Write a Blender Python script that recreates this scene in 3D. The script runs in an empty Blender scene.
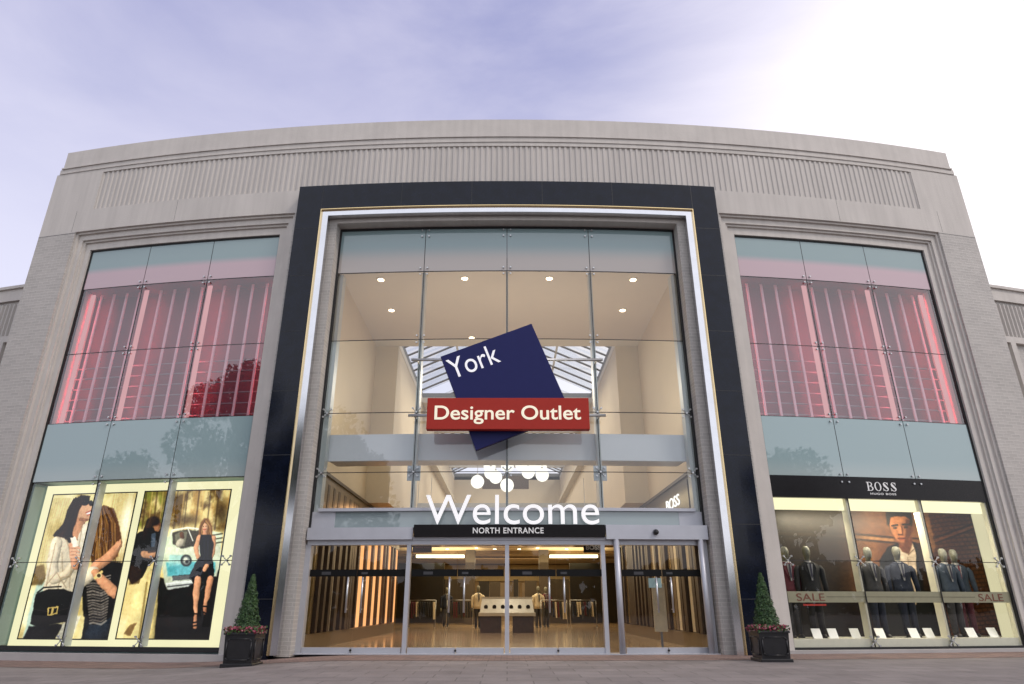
import bpy, math, random
import numpy as np
from mathutils import Vector, Matrix
random.seed(7); np.random.seed(7)
S=0.72                       # modelling units -> metres
DG,RG=20.0,77.7              # facade glass line: distance on the axis, radius of the curved front
C=bpy.context.scene.collection
rad=math.radians

def F(u,z,d=0.0):            # facade coordinates: arc length, height, distance in front of the glass line
    a=u/RG; R=RG+d
    return (R*math.sin(a), DG+RG-R*math.cos(a), z)

# ------------------------------------------------------------------ materials
MATS={}
def nodes(name):
    m=bpy.data.materials.new(name); m.use_nodes=True; nt=m.node_tree; nt.nodes.clear()
    out=nt.nodes.new('ShaderNodeOutputMaterial'); MATS[name]=m
    return m,nt,out
def N(nt,t,**kw):
    n=nt.nodes.new(t)
    for k,v in kw.items():
        if k in n.inputs: n.inputs[k].default_value=v
        else: setattr(n,k,v)
    return n
def L(nt,a,b): nt.links.new(a,b)
def c4(c): return (c[0],c[1],c[2],1)
def mat(name,col,rough=.6,metal=0.0,var=.12,scale=6.0,bump=.0,bscale=40.,coat=0.0,emit=None,es=0.0,spec=.5,stretch=None,alt=None,streak=0.):
    m,nt,out=nodes(name)
    p=N(nt,'ShaderNodeBsdfPrincipled'); p.inputs['Roughness'].default_value=rough; p.inputs['Metallic'].default_value=metal
    p.inputs['Coat Weight'].default_value=coat; p.inputs['Specular IOR Level'].default_value=spec
    at=N(nt,'ShaderNodeAttribute',attribute_name='fc')
    vec=at.outputs['Vector']
    if stretch:
        mp=N(nt,'ShaderNodeMapping'); mp.inputs['Scale'].default_value=stretch; L(nt,vec,mp.inputs['Vector']); vec=mp.outputs['Vector']
    nz=N(nt,'ShaderNodeTexNoise'); nz.inputs['Scale'].default_value=scale; nz.inputs['Detail'].default_value=6; nz.inputs['Roughness'].default_value=.65
    L(nt,vec,nz.inputs['Vector'])
    mx=N(nt,'ShaderNodeMix',data_type='RGBA')
    a=[max(0,c*(1-var)) for c in col]; b=[c*(1+var) for c in (alt or col)]
    if alt: b=alt
    mx.inputs[6].default_value=c4(a); mx.inputs[7].default_value=c4(b)
    cr=N(nt,'ShaderNodeMapRange'); cr.inputs['From Min'].default_value=.3; cr.inputs['From Max'].default_value=.7
    L(nt,nz.outputs['Fac'],cr.inputs['Value']); L(nt,cr.outputs['Result'],mx.inputs[0]); colo=mx.outputs[2]
    if streak:       # rain streaks and cloudy weathering that belong to the stone
        m2=N(nt,'ShaderNodeMapping'); m2.inputs['Scale'].default_value=(3.5,.22,1); L(nt,at.outputs['Vector'],m2.inputs['Vector'])
        n3=N(nt,'ShaderNodeTexNoise'); n3.inputs['Scale'].default_value=1.6; n3.inputs['Detail'].default_value=5; L(nt,m2.outputs['Vector'],n3.inputs['Vector'])
        r3=N(nt,'ShaderNodeMapRange'); r3.inputs['From Min'].default_value=.38; r3.inputs['From Max'].default_value=.72; r3.inputs['To Min'].default_value=1.03; r3.inputs['To Max'].default_value=1-streak; L(nt,n3.outputs['Fac'],r3.inputs['Value'])
        v3=N(nt,'ShaderNodeVectorMath',operation='SCALE'); L(nt,colo,v3.inputs[0]); L(nt,r3.outputs['Result'],v3.inputs['Scale']); colo=v3.outputs[0]
    L(nt,colo,p.inputs['Base Color'])
    if bump:
        n2=N(nt,'ShaderNodeTexNoise'); n2.inputs['Scale'].default_value=bscale; n2.inputs['Detail'].default_value=4; L(nt,at.outputs['Vector'],n2.inputs['Vector'])
        bp=N(nt,'ShaderNodeBump'); bp.inputs['Strength'].default_value=bump; bp.inputs['Distance'].default_value=.02
        L(nt,n2.outputs['Fac'],bp.inputs['Height']); L(nt,bp.outputs['Normal'],p.inputs['Normal'])
    if emit: p.inputs['Emission Color'].default_value=c4(emit); p.inputs['Emission Strength'].default_value=es
    L(nt,p.outputs[0],out.inputs[0]); return m
def brickmat(name,c1,c2,mortar,bw,bh,ms=.01,rough=.8,bump=.35,axes='uz',bias=0.,nvar=.25,nscale=.5,rot=0.):
    m,nt,out=nodes(name); p=N(nt,'ShaderNodeBsdfPrincipled'); p.inputs['Roughness'].default_value=rough
    at=N(nt,'ShaderNodeAttribute',attribute_name='fc'); mp=N(nt,'ShaderNodeMapping'); mp.inputs['Rotation'].default_value=(0,0,rot)
    L(nt,at.outputs['Vector'],mp.inputs['Vector'])
    b=N(nt,'ShaderNodeTexBrick'); b.inputs['Scale'].default_value=1; b.inputs['Brick Width'].default_value=bw; b.inputs['Row Height'].default_value=bh
    b.inputs['Mortar Size'].default_value=ms; b.inputs['Mortar Smooth'].default_value=.3; b.inputs['Bias'].default_value=bias
    b.inputs['Color1'].default_value=c4(c1); b.inputs['Color2'].default_value=c4(c2); b.inputs['Mortar'].default_value=c4(mortar)
    L(nt,mp.outputs['Vector'],b.inputs['Vector'])
    nz=N(nt,'ShaderNodeTexNoise'); nz.inputs['Scale'].default_value=nscale; nz.inputs['Detail'].default_value=8; nz.inputs['Roughness'].default_value=.7; L(nt,at.outputs['Vector'],nz.inputs['Vector'])
    mr=N(nt,'ShaderNodeMapRange'); mr.inputs['From Min'].default_value=.25; mr.inputs['From Max'].default_value=.75; mr.inputs['To Min'].default_value=1-nvar; mr.inputs['To Max'].default_value=1+nvar
    L(nt,nz.outputs['Fac'],mr.inputs['Value'])
    vm=N(nt,'ShaderNodeVectorMath',operation='SCALE'); L(nt,b.outputs['Color'],vm.inputs[0]); L(nt,mr.outputs['Result'],vm.inputs['Scale'])
    L(nt,vm.outputs[0],p.inputs['Base Color'])
    bp=N(nt,'ShaderNodeBump'); bp.inputs['Strength'].default_value=bump; bp.inputs['Distance'].default_value=.01; bp.invert=True
    n2=N(nt,'ShaderNodeTexNoise'); n2.inputs['Scale'].default_value=30; L(nt,at.outputs['Vector'],n2.inputs['Vector'])
    ad=N(nt,'ShaderNodeMath',operation='SUBTRACT'); L(nt,b.outputs['Fac'],ad.inputs[0]); L(nt,n2.outputs['Fac'],ad.inputs[1])
    L(nt,ad.outputs[0],bp.inputs['Height']); L(nt,bp.outputs['Normal'],p.inputs['Normal']); L(nt,p.outputs[0],out.inputs[0]); return m
def glassmat(name,tint=(.93,.96,.95),f0=.06,rough=0.0,body=None,bf=0.0):
    m,nt,out=nodes(name)
    tr=N(nt,'ShaderNodeBsdfTransparent'); tr.inputs[0].default_value=c4(tint)
    gl=N(nt,'ShaderNodeBsdfGlossy'); gl.inputs['Roughness'].default_value=rough; gl.inputs[0].default_value=(1,1,1,1)
    lw=N(nt,'ShaderNodeLayerWeight'); lw.inputs[0].default_value=.5
    pw=N(nt,'ShaderNodeMath',operation='POWER'); L(nt,lw.outputs['Facing'],pw.inputs[0]); pw.inputs[1].default_value=4
    ml=N(nt,'ShaderNodeMath',operation='MULTIPLY_ADD'); L(nt,pw.outputs[0],ml.inputs[0]); ml.inputs[1].default_value=1-f0; ml.inputs[2].default_value=f0
    mx=N(nt,'ShaderNodeMixShader'); L(nt,ml.outputs[0],mx.inputs[0]); L(nt,gl.outputs[0],mx.inputs[2])
    if body:
        df=N(nt,'ShaderNodeBsdfDiffuse'); df.inputs[0].default_value=c4(body)
        m2=N(nt,'ShaderNodeMixShader'); m2.inputs[0].default_value=bf; L(nt,tr.outputs[0],m2.inputs[1]); L(nt,df.outputs[0],m2.inputs[2]); L(nt,m2.outputs[0],mx.inputs[1])
    else: L(nt,tr.outputs[0],mx.inputs[1])
    L(nt,mx.outputs[0],out.inputs[0]); return m
def emis(name,col,s,var=0.):
    m,nt,out=nodes(name); e=N(nt,'ShaderNodeEmission'); e.inputs[0].default_value=c4(col); e.inputs[1].default_value=s
    if var:
        at=N(nt,'ShaderNodeAttribute',attribute_name='fc'); nz=N(nt,'ShaderNodeTexNoise'); nz.inputs['Scale'].default_value=.7; L(nt,at.outputs['Vector'],nz.inputs['Vector'])
        mr=N(nt,'ShaderNodeMapRange'); mr.inputs['To Min'].default_value=s*(1-var); mr.inputs['To Max'].default_value=s*(1+var); L(nt,nz.outputs['Fac'],mr.inputs['Value']); L(nt,mr.outputs['Result'],e.inputs[1])
    L(nt,e.outputs[0],out.inputs[0]); return m
def printmat(name,em,rough=.4,base=1.0):        # printed picture: vertex colours, optional emission
    m,nt,out=nodes(name); p=N(nt,'ShaderNodeBsdfPrincipled'); p.inputs['Roughness'].default_value=rough
    a=N(nt,'ShaderNodeAttribute',attribute_name='ink'); L(nt,a.outputs['Color'],p.inputs['Base Color'])
    if em: L(nt,a.outputs['Color'],p.inputs['Emission Color']); p.inputs['Emission Strength'].default_value=em
    L(nt,p.outputs[0],out.inputs[0]); return m

stone=mat('stone',(.54,.507,.468),.85,var=.07,streak=.07,scale=.9,bump=.25,bscale=25,stretch=(1,.35,1))
stone_trim=mat('stone_trim',(.55,.515,.475),.8,var=.06,streak=.06,scale=1.3,bump=.2,bscale=30)
brick=brickmat('pale_brick',(.48,.453,.42),(.42,.397,.37),(.54,.513,.477),.33,.11,.012,nvar=.10,nscale=.4,bump=.6)
flute=mat('fluted_metal',(.49,.458,.422),.6,var=.08,scale=1.0,stretch=(1,.2,1))
black=mat('black_granite',(.004,.006,.014),.11,var=.4,scale=3,coat=0,spec=.30)
joint=mat('dark_joint',(.012,.012,.014),.6)
gold=mat('brass_trim',(.78,.60,.32),.22,metal=1,var=.05)
chrome=mat('polished_steel',(.66,.66,.68),.13,metal=1,var=.05,scale=2)
alu=mat('grey_aluminium',(.47,.48,.52),.38,metal=.3,var=.05,scale=2)
alud=mat('dark_aluminium',(.20,.205,.225),.4,metal=.4,var=.05)
gasket=mat('black_gasket',(.008,.008,.009),.5)
steel=mat('brushed_steel',(.50,.51,.52),.3,metal=.8,var=.05)
dark=mat('dark_recess',(.015,.013,.012),.7)
G_c=glassmat('clear_glass',(.88,.91,.90),.075)
G_w=glassmat('display_glass',(.93,.94,.92),.04)
G_c2=glassmat('bronze_glass',(.74,.69,.62),.09)
G_s=glassmat('tinted_glass',(.84,.80,.84),.125)
G_d=glassmat('door_glass',(.90,.90,.87),.035)
G_fin=glassmat('fin_glass',(.75,.85,.84),.05,rough=.35,body=(.50,.54,.55),bf=.75)
G_edge=glassmat('edge_glass',(.6,.75,.75),.10,body=(.30,.42,.44),bf=.6)

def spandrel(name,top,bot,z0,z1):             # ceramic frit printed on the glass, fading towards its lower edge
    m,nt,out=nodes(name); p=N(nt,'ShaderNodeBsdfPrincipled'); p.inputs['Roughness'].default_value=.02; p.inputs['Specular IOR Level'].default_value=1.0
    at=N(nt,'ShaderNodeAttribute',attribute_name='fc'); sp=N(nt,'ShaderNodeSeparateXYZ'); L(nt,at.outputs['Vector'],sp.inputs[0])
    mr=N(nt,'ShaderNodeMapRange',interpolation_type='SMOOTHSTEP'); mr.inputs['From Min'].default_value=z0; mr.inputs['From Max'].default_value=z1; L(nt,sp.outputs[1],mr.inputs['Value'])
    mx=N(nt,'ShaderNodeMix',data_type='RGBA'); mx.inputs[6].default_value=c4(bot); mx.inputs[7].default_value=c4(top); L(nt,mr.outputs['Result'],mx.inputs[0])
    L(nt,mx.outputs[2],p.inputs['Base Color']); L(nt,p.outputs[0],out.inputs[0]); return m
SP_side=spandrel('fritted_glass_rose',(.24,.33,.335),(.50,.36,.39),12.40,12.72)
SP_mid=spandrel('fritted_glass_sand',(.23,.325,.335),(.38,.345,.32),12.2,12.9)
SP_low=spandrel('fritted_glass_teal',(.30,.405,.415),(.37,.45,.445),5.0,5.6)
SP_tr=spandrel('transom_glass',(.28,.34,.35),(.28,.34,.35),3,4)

# ------------------------------------------------------------------ mesh builder
WL={}                                        # world location of every parent (modelling units)
class MB:
    def __init__(s): s.v=[];s.f=[];s.c=[];s.mi=[];s.cur=0;s.sm=[]
    def add(s,pts,faces,fc=None,smooth=False):
        o=len(s.v); s.v+= [tuple(p) for p in pts]; s.c+= [tuple(q) for q in (fc or [(p[0],p[2],p[1]) for p in pts])]
        for f in faces: s.f.append([i+o for i in f]); s.mi.append(s.cur); s.sm.append(smooth)
        return s
    BF=[(0,1,3,2),(4,6,7,5),(0,4,5,1),(2,3,7,6),(0,2,6,4),(1,5,7,3)]
    def box(s,x0,x1,y0,y1,z0,z1,taper=0,fcf=None):
        pts=[]
        for x in (x0,x1):
            for y in (y0,y1):
                for z in (z0,z1):
                    pts.append((x,y,z))
        return s.add(pts,[(0,1,3,2),(4,6,7,5),(0,4,5,1),(2,3,7,6),(0,2,6,4),(1,5,7,3)])
    def bent(s,u0,u1,z0,z1,d0,d1,seg=.8,zf=None):  # box following the curved front
        n=max(1,int(math.ceil(abs(u1-u0)/seg))); pts=[];fc=[]
        for i in range(n+1):
            u=u0+(u1-u0)*i/n
            for (z,d) in ((z0,d0),(z0,d1),(z1,d1),(z1,d0)):
                pts.append(F(u,z,d)); fc.append((u,z,d))
        fs=[]
        for i in range(n):
            a=i*4;b=a+4
            for k in range(4):
                k2=(k+1)%4; fs.append((a+k,a+k2,b+k2,b+k))
        fs.append((3,2,1,0)); e=n*4; fs.append((e,e+1,e+2,e+3))
        return s.add(pts,fs,fc)
    def quad(s,p): return s.add(p,[(0,1,2,3)])
    def sheet(s,u0,u1,z0,z1,d,seg=.8):
        n=max(1,int(math.ceil(abs(u1-u0)/seg))); pts=[];fc=[]
        for i in range(n+1):
            u=u0+(u1-u0)*i/n
            for z in (z0,z1): pts.append(F(u,z,d)); fc.append((u,z,d))
        return s.add(pts,[(2*i,2*i+2,2*i+3,2*i+1) for i in range(n)],fc)
    def splay(s,prof,closed=False,seg=.8):   # prof: list of (u,z,d) rings forming a strip between two polylines
        a,b=prof; n=len(a)
        s.add([F(*p) for p in a]+[F(*p) for p in b],[(i,i+1,n+i+1,n+i) for i in range(n-1)],list(a)+list(b))
    def cyl(s,p0,p1,r0,r1=None,n=10,smooth=True,caps=True):
        r1=r0 if r1 is None else r1; a=Vector(p0);b=Vector(p1);d=(b-a)
        if d.length<1e-9: return s
        d.normalize(); t=Vector((0,0,1)) if abs(d.z)<.9 else Vector((1,0,0)); x=d.cross(t).normalized(); y=d.cross(x)
        pts=[]
        for c,r in ((a,r0),(b,r1)):
            for i in range(n):
                w=2*math.pi*i/n; pts.append(c+x*math.cos(w)*r+y*math.sin(w)*r)
        s.add(pts,[(i,(i+1)%n,n+(i+1)%n,n+i) for i in range(n)],None,smooth)
        if caps:
            o=len(s.v)-2*n
            s.f.append([o+i for i in range(n)][::-1]); s.f.append([o+n+i for i in range(n)]); s.mi+=[s.cur]*2; s.sm+=[False]*2
        return s
    def ball(s,c,r,n=16,m=10,sc=(1,1,1)):
        pts=[(c[0],c[1],c[2]-r*sc[2])]
        for j in range(1,m):
            t=-math.pi/2+math.pi*j/m
            for i in range(n):
                w=2*math.pi*i/n; pts.append((c[0]+r*sc[0]*math.cos(t)*math.cos(w),c[1]+r*sc[1]*math.cos(t)*math.sin(w),c[2]+r*sc[2]*math.sin(t)))
        pts.append((c[0],c[1],c[2]+r*sc[2])); fs=[]
        for i in range(n): fs.append((0,1+(i+1)%n,1+i))
        for j in range(m-2):
            for i in range(n): a=1+j*n+i;b=1+j*n+(i+1)%n; fs.append((a,b,b+n,a+n))
        e=len(pts)-1; k=1+(m-2)*n
        for i in range(n): fs.append((k+i,k+(i+1)%n,e))
        return s.add(pts,fs,None,True)
    def build(s,name,m,parent=None,loc=None,bevel=0.):
        me=bpy.data.meshes.new(name)
        w=Vector(WL.get(parent.name,(0,0,0))) if parent else Vector((0,0,0))
        o3=Vector(loc) if loc is not None else w
        me.from_pydata([tuple((Vector(p)-o3)*S) for p in s.v],[],s.f); 
        at=me.attributes.new('fc','FLOAT_VECTOR','POINT'); at.data.foreach_set('vector',np.array(s.c,dtype=np.float32).ravel())
        for mm in (m if isinstance(m,(list,tuple)) else [m]): me.materials.append(mm)
        me.polygons.foreach_set('material_index',s.mi); me.polygons.foreach_set('use_smooth',s.sm)
        me.update(); ob=bpy.data.objects.new(name,me); C.objects.link(ob)
        if parent: ob.parent=parent
        ob.location=(o3-w)*S; WL[ob.name]=tuple(o3)
        if bevel:
            b=ob.modifiers.new('bevel','BEVEL'); b.width=bevel*S; b.segments=2; b.limit_method='ANGLE'
        return ob
def tag(o,label=None,cat=None,group=None,kind=None):
    if label: o['label']=label
    if cat: o['category']=cat
    if group: o['group']=group
    if kind: o['kind']=kind
    return o
def thing(name,label,cat,loc,group=None):
    o=bpy.data.objects.new(name,None); o.empty_display_size=.2; C.objects.link(o); o.location=Vector(loc)*S; WL[o.name]=tuple(loc)
    return tag(o,label,cat,group)
def dup(o,parent=None,loc=None):
    c=o.copy(); C.objects.link(c); c.parent=parent
    if loc is not None: c.location=Vector(loc)*S; WL[c.name]=tuple(loc) if parent is None else tuple(Vector(WL[parent.name])+Vector(loc))
    for ch in list(o.children): dup(ch,c)
    return c
def text(name,body,size,m,parent,origin,ux=(1,0,0),uz=(0,0,1),extr=.02,align='LEFT',bold=0.,width=None,bend=None,shear=0.,sub=None,spacing=1.0):
    """flat lettering as solid geometry; origin/axes in modelling units; bend=(u,z,d) puts it on the curved front"""
    cu=bpy.data.curves.new('lettering','FONT'); cu.body=body; cu.size=1; cu.extrude=extr/size/2; cu.offset=bold; cu.align_x=align; cu.space_character=spacing
    tmp=bpy.data.objects.new('lettering_tmp',cu); C.objects.link(tmp); bpy.context.view_layer.update()
    me=bpy.data.meshes.new_from_object(tmp.evaluated_get(bpy.context.evaluated_depsgraph_get())); bpy.data.objects.remove(tmp)
    co=[v.co.copy() for v in me.vertices]; w=max(c.x for c in co)-min(c.x for c in co); sx=size if width is None else width/w
    x0=min(c.x for c in co) if align=='LEFT' else (min(c.x for c in co)+w/2)
    b=MB(); ux=Vector(ux);uz=Vector(uz);nn=ux.cross(uz); pts=[];fc=[]
    for c in co:
        a=(c.x-x0)*sx; h=c.y*size; t=c.z*size
        if bend: p=F(bend[0]+a,bend[1]+h,bend[2]+t); 
        else: p=Vector(origin)+ux*a+uz*h+nn*t
        pts.append(tuple(p)); fc.append((a,h,t))
    b.add(pts,[list(p.vertices) for p in me.polygons],fc)
    return b.build(name,m,parent)

# ------------------------------------------------------------------ camera + world + sun
cam=bpy.data.cameras.new('camera'); co=bpy.data.objects.new('camera',cam); C.objects.link(co); bpy.context.scene.camera=co
cam.sensor_width=36; cam.lens=662/1024*36; cam.shift_x=(512-507)/1024; cam.clip_end=2000; cam.clip_start=.05
co.location=(0,0,1.21*S); co.rotation_euler=(rad(90+21.81),0,0)
sc=bpy.context.scene
sc.view_settings.view_transform='Standard'; sc.view_settings.look='None'; sc.view_settings.exposure=.22; sc.view_settings.gamma=1
sc.cycles.max_bounces=10; sc.cycles.transparent_max_bounces=16; sc.cycles.glossy_bounces=4; sc.cycles.use_denoising=True
sc.cycles.sample_clamp_indirect=6; sc.cycles.caustics_reflective=False; sc.cycles.caustics_refractive=False
W=bpy.data.worlds.new('World'); sc.world=W; W.use_nodes=True; nt=W.node_tree; nt.nodes.clear()
out=N(nt,'ShaderNodeOutputWorld'); bg=N(nt,'ShaderNodeBackground'); bg.inputs[1].default_value=.1; L(nt,bg.outputs[0],out.inputs[0])
sky=N(nt,'ShaderNodeTexSky',sky_type='NISHITA'); sky.sun_disc=False
SUN_EL,SUN_AZ=rad(48),rad(128)     # azimuth clockwise from +Y: front-right of the facade, thin cloud in front
sky.sun_elevation=SUN_EL; sky.sun_rotation=SUN_AZ; sky.air_density=1.2; sky.dust_density=3
tc=N(nt,'ShaderNodeTexCoord'); 
def dot(v):
    d=N(nt,'ShaderNodeVectorMath',operation='DOT_PRODUCT'); L(nt,tc.outputs['Generated'],d.inputs[0]); d.inputs[1].default_value=v; return d.outputs['Value']
def rng(x,a,b,c=0,d=1,sm=True):
    m=N(nt,'ShaderNodeMapRange'); m.interpolation_type='SMOOTHSTEP' if sm else 'LINEAR'
    L(nt,x,m.inputs['Value'])
    for k,v in (('From Min',a),('From Max',b),('To Min',c),('To Max',d)): m.inputs[k].default_value=v
    return m.outputs['Result']
def mixc(f,a,b):
    m=N(nt,'ShaderNodeMix',data_type='RGBA')
    for i,x in ((0,f),(6,a),(7,b)):
        if isinstance(x,(tuple,float,int)): m.inputs[i].default_value=x
        else: L(nt,x,m.inputs[i])
    return m.outputs[2]
# thin cloud veil: violet-blue overhead, pale near the horizon, glowing to the right where the low sun sits
mp=N(nt,'ShaderNodeMapping'); mp.inputs['Scale'].default_value=(1.1,.9,3.2); mp.inputs['Rotation'].default_value=(0,.35,0.2); L(nt,tc.outputs['Generated'],mp.inputs['Vector'])
nz=N(nt,'ShaderNodeTexNoise'); nz.inputs['Scale'].default_value=1.6; nz.inputs['Detail'].default_value=7; nz.inputs['Roughness'].default_value=.55; nz.inputs['Distortion'].default_value=.5; L(nt,mp.outputs['Vector'],nz.inputs['Vector'])
cl=rng(nz.outputs['Fac'],.32,.70)
veil=mixc(cl,(3.35,3.5,6.1,1),(6.0,5.85,7.8,1))
hz=rng(dot((0,0,1)),.80,.30); veil=mixc(hz,veil,(7.9,7.8,9.5,1))
ad=N(nt,'ShaderNodeMath',operation='MULTIPLY_ADD'); L(nt,nz.outputs['Fac'],ad.inputs[0]); ad.inputs[1].default_value=.16; L(nt,dot((.92,.28,-.26)),ad.inputs[2])
glow=rng(ad.outputs[0],.10,.66); veil=mixc(glow,veil,(13.5,12.6,12.8,1))
back=rng(dot((0,-1,0)),.1,.8); veil=mixc(back,veil,(11.0,11.2,12.2,1))
skc=mixc(.85,sky.outputs[0],veil); L(nt,skc,bg.inputs[0])
sun=bpy.data.lights.new('sun','SUN'); sun.energy=1.1; sun.angle=rad(12); sun.color=(1,.90,.82); so=bpy.data.objects.new('sun',sun); C.objects.link(so)
so.rotation_euler=Vector((-math.sin(SUN_AZ)*math.cos(SUN_EL),-math.cos(SUN_AZ)*math.cos(SUN_EL),-math.sin(SUN_EL))).to_track_quat('-Z','Y').to_euler()
def area(name,loc,sx,sy,power,col,rot=(0,0,0)):
    l=bpy.data.lights.new(name,'AREA'); l.shape='RECTANGLE'; l.size=sx*S; l.size_y=sy*S; l.energy=power; l.color=col
    o=bpy.data.objects.new(name,l); C.objects.link(o); o.location=Vector(loc)*S; o.rotation_euler=rot; return o

# ------------------------------------------------------------------ ground
def gz(x): 
    t=min(1,max(0,(-3.5-x)/6)); return -.22*t*t*(3-2*t)
paving=brickmat('paving_slabs',(.235,.208,.195),(.195,.172,.162),(.14,.124,.116),.92,.62,.014,rough=.75,nvar=.30,nscale=.8,bump=.5)
setts=brickmat('red_brick_setts',(.26,.17,.14),(.18,.125,.108),(.09,.07,.06),.30,.15,.010,rough=.8,nvar=.28,nscale=.9,bump=.5)
xs=[-600,-60,-20]+[-14+.5*i for i in range(29)]+[20,60,600]; ys=[-600,-30,5,80,600]
b=MB(); pts=[(x,y,gz(x)) for x in xs for y in ys]; k=len(ys)
b.add(pts,[(i*k+j,(i+1)*k+j,(i+1)*k+j+1,i*k+j+1) for i in range(len(xs)-1) for j in range(k-1)],[(p[0],p[1],0) for p in pts])
tag(b.build('ground',paving),kind='structure')
b=MB(); xs2=[-30]+[-16+.5*i for i in range(33)]+[2+4*i for i in range(8)]
pts=[];fc=[]
for x in xs2:
    yb=DG+RG-math.sqrt((RG+.3)**2-x*x) if abs(x)<30 else 20
    for y in (yb-2.0,yb+1.0): pts.append((x,y,gz(x)+.006)); fc.append((x,y,0))
b.add(pts,[(2*i,2*i+2,2*i+3,2*i+1) for i in range(len(xs2)-1)],fc)
tag(b.build('pavement',setts),kind='structure')

# ------------------------------------------------------------------ the building
B=thing('shopping_centre','curved pale stone and brick shopping centre front with a tall black portal','building',(0,20,0))
def part(bm,name,m,parent=None,**k): return bm.build(name,m,parent or B,**k)
# stone wall above the windows
b=MB()
b.bent(-17.63,17.63,16.70,16.86,-.8,.40)
for s in (-1,1):
    b.bent(*sorted((s*15.5,s*17.63)),15.03,16.70,-.8,.40)
    b.bent(*sorted((s*6.9,s*17.63)),14.10,15.03,-.8,.40)
b.bent(-6.9,6.9,13.80,15.03,-.8,.30)
b.bent(-15.5,15.5,15.03,16.70,-.8,.22)
b.cur=1
for u in (-16.2,-12,12,16.2): b.bent(u-.004,u+.004,14.12,15.02,.395,.4015)
part(b,'wall',[stone,joint])
for s in (-1,1):
    b=MB(); b.bent(*sorted((s*16.02,s*17.63)),-.35,14.10,-.7,.40); b.cur=1; b.bent(*sorted((s*16.03,s*17.64)),14.055,14.07,.39,.4025); part(b,'brick_pier',[brick,joint])
    b=MB(); b.bent(*sorted((s*17.2,s*17.63)),-.35,14.10,-3.5,-.7); part(b,'return_wall',brick)
    b=MB(); b.bent(*sorted((s*6.9,s*7.44)),-.35,14.10,-.8,.40); part(b,'brick_pier',brick)
# stepped surrounds of the two side windows
for s in (-1,1):
    b=MB()
    def R_(u0,u1,z0,z1,d0,d1): b.bent(*sorted((s*u0,s*u1)),z0,z1,d0,d1)
    R_(15.76,16.02,-.3,14.10,-.7,.24); R_(7.44,7.70,-.3,14.10,-.7,.24); R_(7.70,15.76,13.80,14.10,-.7,.24)
    R_(15.47,15.76,-.3,13.80,-.7,.10); R_(7.70,8.03,-.3,13.80,-.7,.10); R_(8.03,15.47,13.44,13.80,-.7,.10)
    R_(15.68,15.76,-.3,13.80,.10,.17); R_(7.70,7.78,-.3,13.80,.10,.17); R_(7.78,15.68,13.72,13.80,.10,.17)
    R_(15.94,16.02,-.3,14.10,.24,.32); R_(7.44,7.52,-.3,14.10,.24,.32); R_(7.52,15.94,14.02,14.10,.24,.32)
    part(b,'window_surround',stone_trim)
    b=MB(); z1=-.02 if s<0 else .09
    b.bent(*sorted((s*7.72,s*15.74)),-.4,z1,-.4,.30); part(b,'plinth',mat('plinth_stone%d'%(s+1),(.40,.38,.37),.7,var=.08,scale=1.2))
# parapet
b=MB(); b.bent(-17.50,17.50,16.86,17.06,-.8,.43); b.bent(-17.36,17.36,17.12,17.84,-.8,.45); b.bent(-17.42,17.42,17.06,17.12,-.8,.475)
part(b,'parapet',stone_trim)
b=MB()     # fluted band
pts=[];fc=[]; n=int(31/.10); 
us=[-15.5+31*i/n for i in range(n+1)]
for i,u in enumerate(us):
    d=.34 if i%2 else .375
    for uu in (u-.035,u+.035):
        for z in (15.03,16.70): pts.append(F(uu,z,d)); fc.append((uu,z,d))
m2=len(us)*2
b.add(pts,[(2*i,2*i+2,2*i+3,2*i+1) for i in range(m2-1)],fc); part(b,'fluted_panel',flute)
# black portal
b=MB()
for s in (-1,1): b.bent(*sorted((s*6.36,s*7.22)),-.1,14.93,-.1,.75)
b.bent(-6.36,6.36,13.96,14.93,-.1,.75); b.cur=1
for s in (-1,1):
    for z in (1.4,3.4,5.4,7.4,9.4,11.4,13.2): b.bent(*sorted((s*6.37,s*7.225)),z,z+.02,.70,.753)
for u in (-6.36,-3.6,-1.2,1.2,3.6,6.36): b.bent(u-.01,u+.01,13.97,14.93,.7,.753)
P_=part(b,'portal_frame',[black,joint])
b=MB()
for s in (-1,1): b.bent(*sorted((s*6.335,s*6.36)),.0,13.955,.45,.775)
b.bent(-6.335,6.335,13.93,13.955,.45,.775); b.build('brass_edge',gold,P_)
b=MB()
for s in (-1,1): b.bent(*sorted((s*6.11,s*6.336)),0,13.932,.50,.70)
b.bent(-6.11,6.11,13.72,13.932,.50,.70)
b.build('steel_facing',chrome,P_)
for s in (-1,1): b=MB(); b.bent(*sorted((s*5.86,s*6.30)),-.05,13.56,-.6,.43); part(b,'brick_jamb',brick)
b=MB(); b.bent(-6.30,6.30,13.56,13.95,-.6,.43); part(b,'stone_lintel',stone_trim)
# wings
for s in (-1,1):
    b=MB(); b.bent(*sorted((s*17.0,s*34)),-.4,12.35,-3,-1.10); w=part(b,'wing_wall',brick)
    b=MB(); b.bent(*sorted((s*17.0,s*34)),12.35,12.90,-3,-1.0); b.bent(*sorted((s*17,s*34)),12.86,12.98,-3,-.92); b.build('coping',stone_trim,w)
    b=MB(); pts=[];fc=[]
    n=60
    for i in range(n+1):
        u=18.3+6*i/n; d=-1.09 if i%2 else -1.0
        for uu in (u-.025,u+.025):
            for z in (10.8,12.2): pts.append(F(s*uu,z,d)); fc.append((s*uu,z,d))
    b.add(pts,[(2*i,2*i+2,2*i+3,2*i+1) for i in range(2*n+1)],fc); b.build('fluted_panel',flute,w)
    b=MB(); b.bent(*sorted((s*18.25,s*34)),10.55,10.8,-1.2,-.95); b.bent(*sorted((s*19.6,s*19.85)),0,10.55,-1.2,-.95); b.build('stone_frame',stone_trim,w)

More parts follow.
